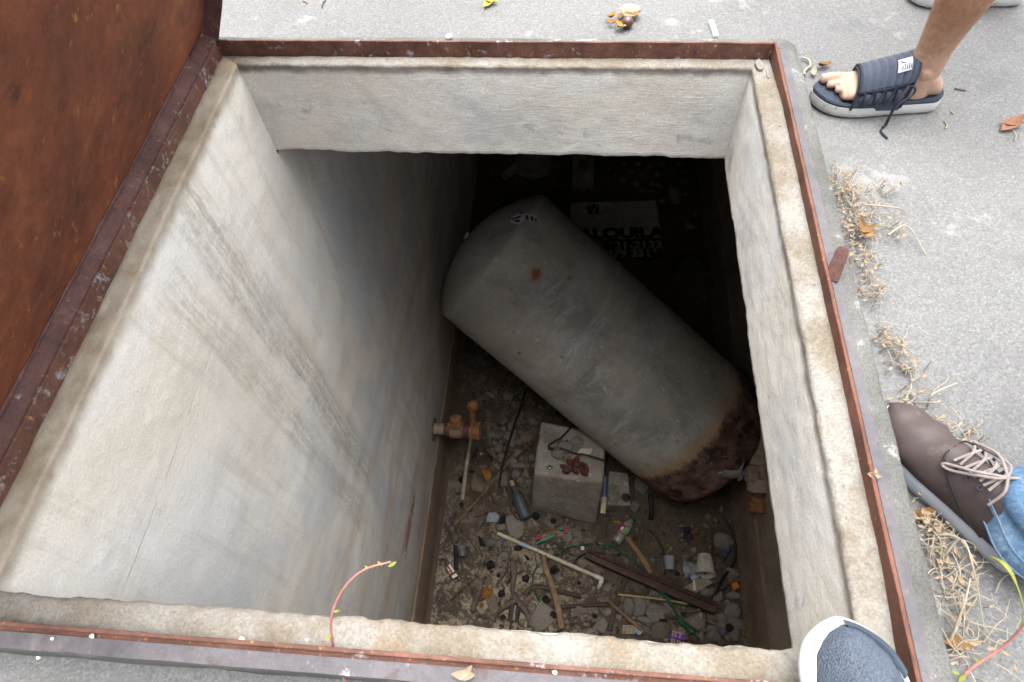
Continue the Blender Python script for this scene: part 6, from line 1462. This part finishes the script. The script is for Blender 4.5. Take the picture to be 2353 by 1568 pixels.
mb = MB(); P_ = [(1842, 132), (1858, 138), (1862, 150), (1850, 162), (1848, 172)]; mb.tube(spl([gz(x, y, PZ+.008) for x, y in P_], 5), .003, 6, .4, 2)
leaf_bit(mb, gz(1868, 168, PZ+.006), .016, 8, 1.4); thing1('withered_stem', mb, M['straw'], 'withered twisted stem beside the golden-brown leaf', 'stem')
# split seed pod with its nut
pod = empty('seed_pod', gz(1430, 60, PZ), 'split dry seed pod with a pale husk on the far pavement', 'seed pod')
mb = MB(); c = gz(1446, 33, PZ+.012); mb.blob(c+V((0, 0, .008)), (.030, .022, .018), 5, .25, 2.2, 3)
mb.v = [q if q.z > PZ+.012 else V((q.x, q.y, PZ+.012)) for q in mb.v]; obj('husk', mb, simple('pale_husk', (.40, .32, .20), (.27, .19, .10), 16, .7), pod)
mb = MB(); rr = random.Random(4)
for k in range(7): leaf_bit(mb, gz(1412+rr.uniform(-14, 16), 52+rr.uniform(-14, 16), PZ+.010), rr.uniform(.012, .022), 100+k, 1.6)
obj('torn_shell', mb, simple('torn_shell', (.33, .20, .055), (.20, .095, .022), 22, .7), pod)
mb = MB(); c = gz(1442, 51, PZ+.017); mb.blob(c, (.0165, .017, .0165), 1, .05, 1.5, 3); thing1('nut', mb, simple('brown_nut', (.08, .037, .03), (.045, .02, .017), 9, .35, spec=.5), 'smooth dark brown nut beside the split pod', 'nut')
mb = MB(); a_, b_ = gz(1633, 48, PZ+.006), gz(1645, 84, PZ+.006); d = b_-a_; q = V((-d.y, d.x, 0)).normalized()
mb.loft([[p+q*w_+V((0, 0, z)) for w_, z in ((-.0065, -.004), (.0065, -.004), (.0065, .003), (-.0065, .003))] for p in (a_, a_.lerp(b_, .5)+q*.001, b_)]); thing1('chalk_stick', mb, M['white'], 'short flat white stick lying on the far pavement', 'stick', smooth=False)
mb = MB(); mb.blob(gz(1033, 84, .002), (.009, .007, .006), 3, .3); thing1('pebble', mb, M['white'], 'white pebble on the curb behind the far frame bar', 'pebble')
for k, (P_, l) in enumerate((([(2193, 203), (2205, 206), (2220, 208)], 'thin dark twig on the pavement behind the sandal'), ([(2170, 278), (2176, 287), (2173, 296)], 'bent pale straw below the sandal heel'), ([(2185, 255), (2192, 262)], 'tiny pale straw bit right of the sandal'), ([(748, 0), (742, 8), (740, 18)], 'dark wire stub sticking out of the far pavement'), ([(695, 3), (703, 4), (706, 8)], 'curled brown scrap near the lid'))):
    mb = MB(); mb.tube(spl([gz(x, y, PZ+.003) for x, y in P_], 4), .0017, 5, .3, k); thing1('twig', mb, [M['stick'], M['straw'], M['straw'], M['navy'], M['brown_leaf']][k], l, 'twig')
# loose plaster flakes on the ledge, and chips on the near flange
for k, (x, y, r_, l) in enumerate(((1745, 150, .018, 'cracked plaster flake in the far corner of the ledge'), (1768, 173, .016, 'thin plaster flake leaning on the side bar'), (1780, 205, .02, 'long lifted plaster flake on the side ledge'), (1806, 330, .018, 'rounded plaster flake further down the side ledge'))):
    mb = MB(); c = gz(x, y, -.026); rg = [V((c.x+cos(t*6.283/9)*r_*(.55+.2*n3((t, k, 0), 1.3)), c.y+sin(t*6.283/9)*r_*(1.1+.3*n3((t, k, 5), 1.3)), c.z)) for t in range(9)]
    mb.loft([[q-V((0, 0, .004)) for q in rg], [q+V((0, 0, .003+.002*n3(q, 60))) for q in rg]]); thing1('plaster_flake', mb, M['rim'], l, 'flake', ang=30)
rr = random.Random(9)
for k, (x, y, r_) in enumerate(((212, 1462, .004), (120, 1468, .003), (555, 1468, .004), (800, 1495, .003), (965, 1508, .0035), (705, 1470, .0025), (350, 1460, .0025), (1275, 1545, .004), (88, 1512, .003))):
    mb = MB(); mb.blob(gz(x, y, .006), (r_*1.0, r_*.7, r_*.5), k, .4); thing1('chip', mb, M['white'], 'pale chip lying on the near steel bar', 'chip', 'pale chips on the near steel bar')
pleaf(1065, 1552, .016, M['straw_leaf'], 'dry straw-coloured leaf scrap on the near steel bar', seed=81, z=.004, curl=1.3); pleaf(2005, 1185-90, .012, M['straw_leaf'], 'curled straw bit on the side flange', seed=83, z=.004, curl=1.3)
# rosy weed shoots reaching over the rim
def shoot(P_, r0, r1, label, leaves):
    pts = spl([gz(x, y, z) for x, y, z in P_], 8); N_ = len(pts); c = pts[0]; root = empty('weed_shoot', c, label, 'weed')
    mb = MB(); mb.tube(pts, [(r0+(r1-r0)*i/(N_-1))*(1.35 if i % 9 == 4 else 1) for i in range(N_)], 8); obj('stem', mb, M['stem'], root)
    mb = MB()
    for k, (x, y, z, r_) in enumerate(leaves):
        leaf_bit(mb, gz(x, y, z), r_*.75, 300+k, .9)
    obj('leaf', mb, M['sprout'], root)
shoot([(800, 1585, PZ), (772, 1510, -.03), (760, 1440, .04), (772, 1385, .08), (800, 1340, .11), (840, 1308, .13), (898, 1291, .14)],   .0022, .0011, 'rosy bent weed shoot curling over the near rim', [(902, 1298, .14, .008), (873, 1296, .13, .006), (842, 1303, .12, .004), (775, 1405, .07, .007), (756, 1465, .03, .008), (788, 1530, -.02, .010)])
shoot([(2205, 1562, PZ), (2240, 1530, PZ+.02), (2300, 1490, PZ+.05), (2350, 1440, PZ+.10), (2390, 1380, PZ+.16)],   .0024, .0016, 'rosy weed shoot rising from the pavement below the brown shoe', [(2208, 1560, PZ+.01, .012), (2245, 1520, PZ+.01, .010), (2190, 1545, PZ+.01, .010)])
pts = spl([gz(2275, 1278, PZ+.10), gz(2305, 1295, PZ+.12), gz(2330, 1330, PZ+.12), gz(2352, 1400, PZ+.10), gz(2340, 1460, PZ+.05)], 6)
mb = MB(); mb.tube(pts, [.0016+.003*sin(pi*min(1, i/14)) if i < 14 else .0014 for i in range(len(pts))], 6, flat=.4); thing1('grass_blade', mb, M['sprout'], 'yellow-green blade bending in front of the brown shoe', 'grass')
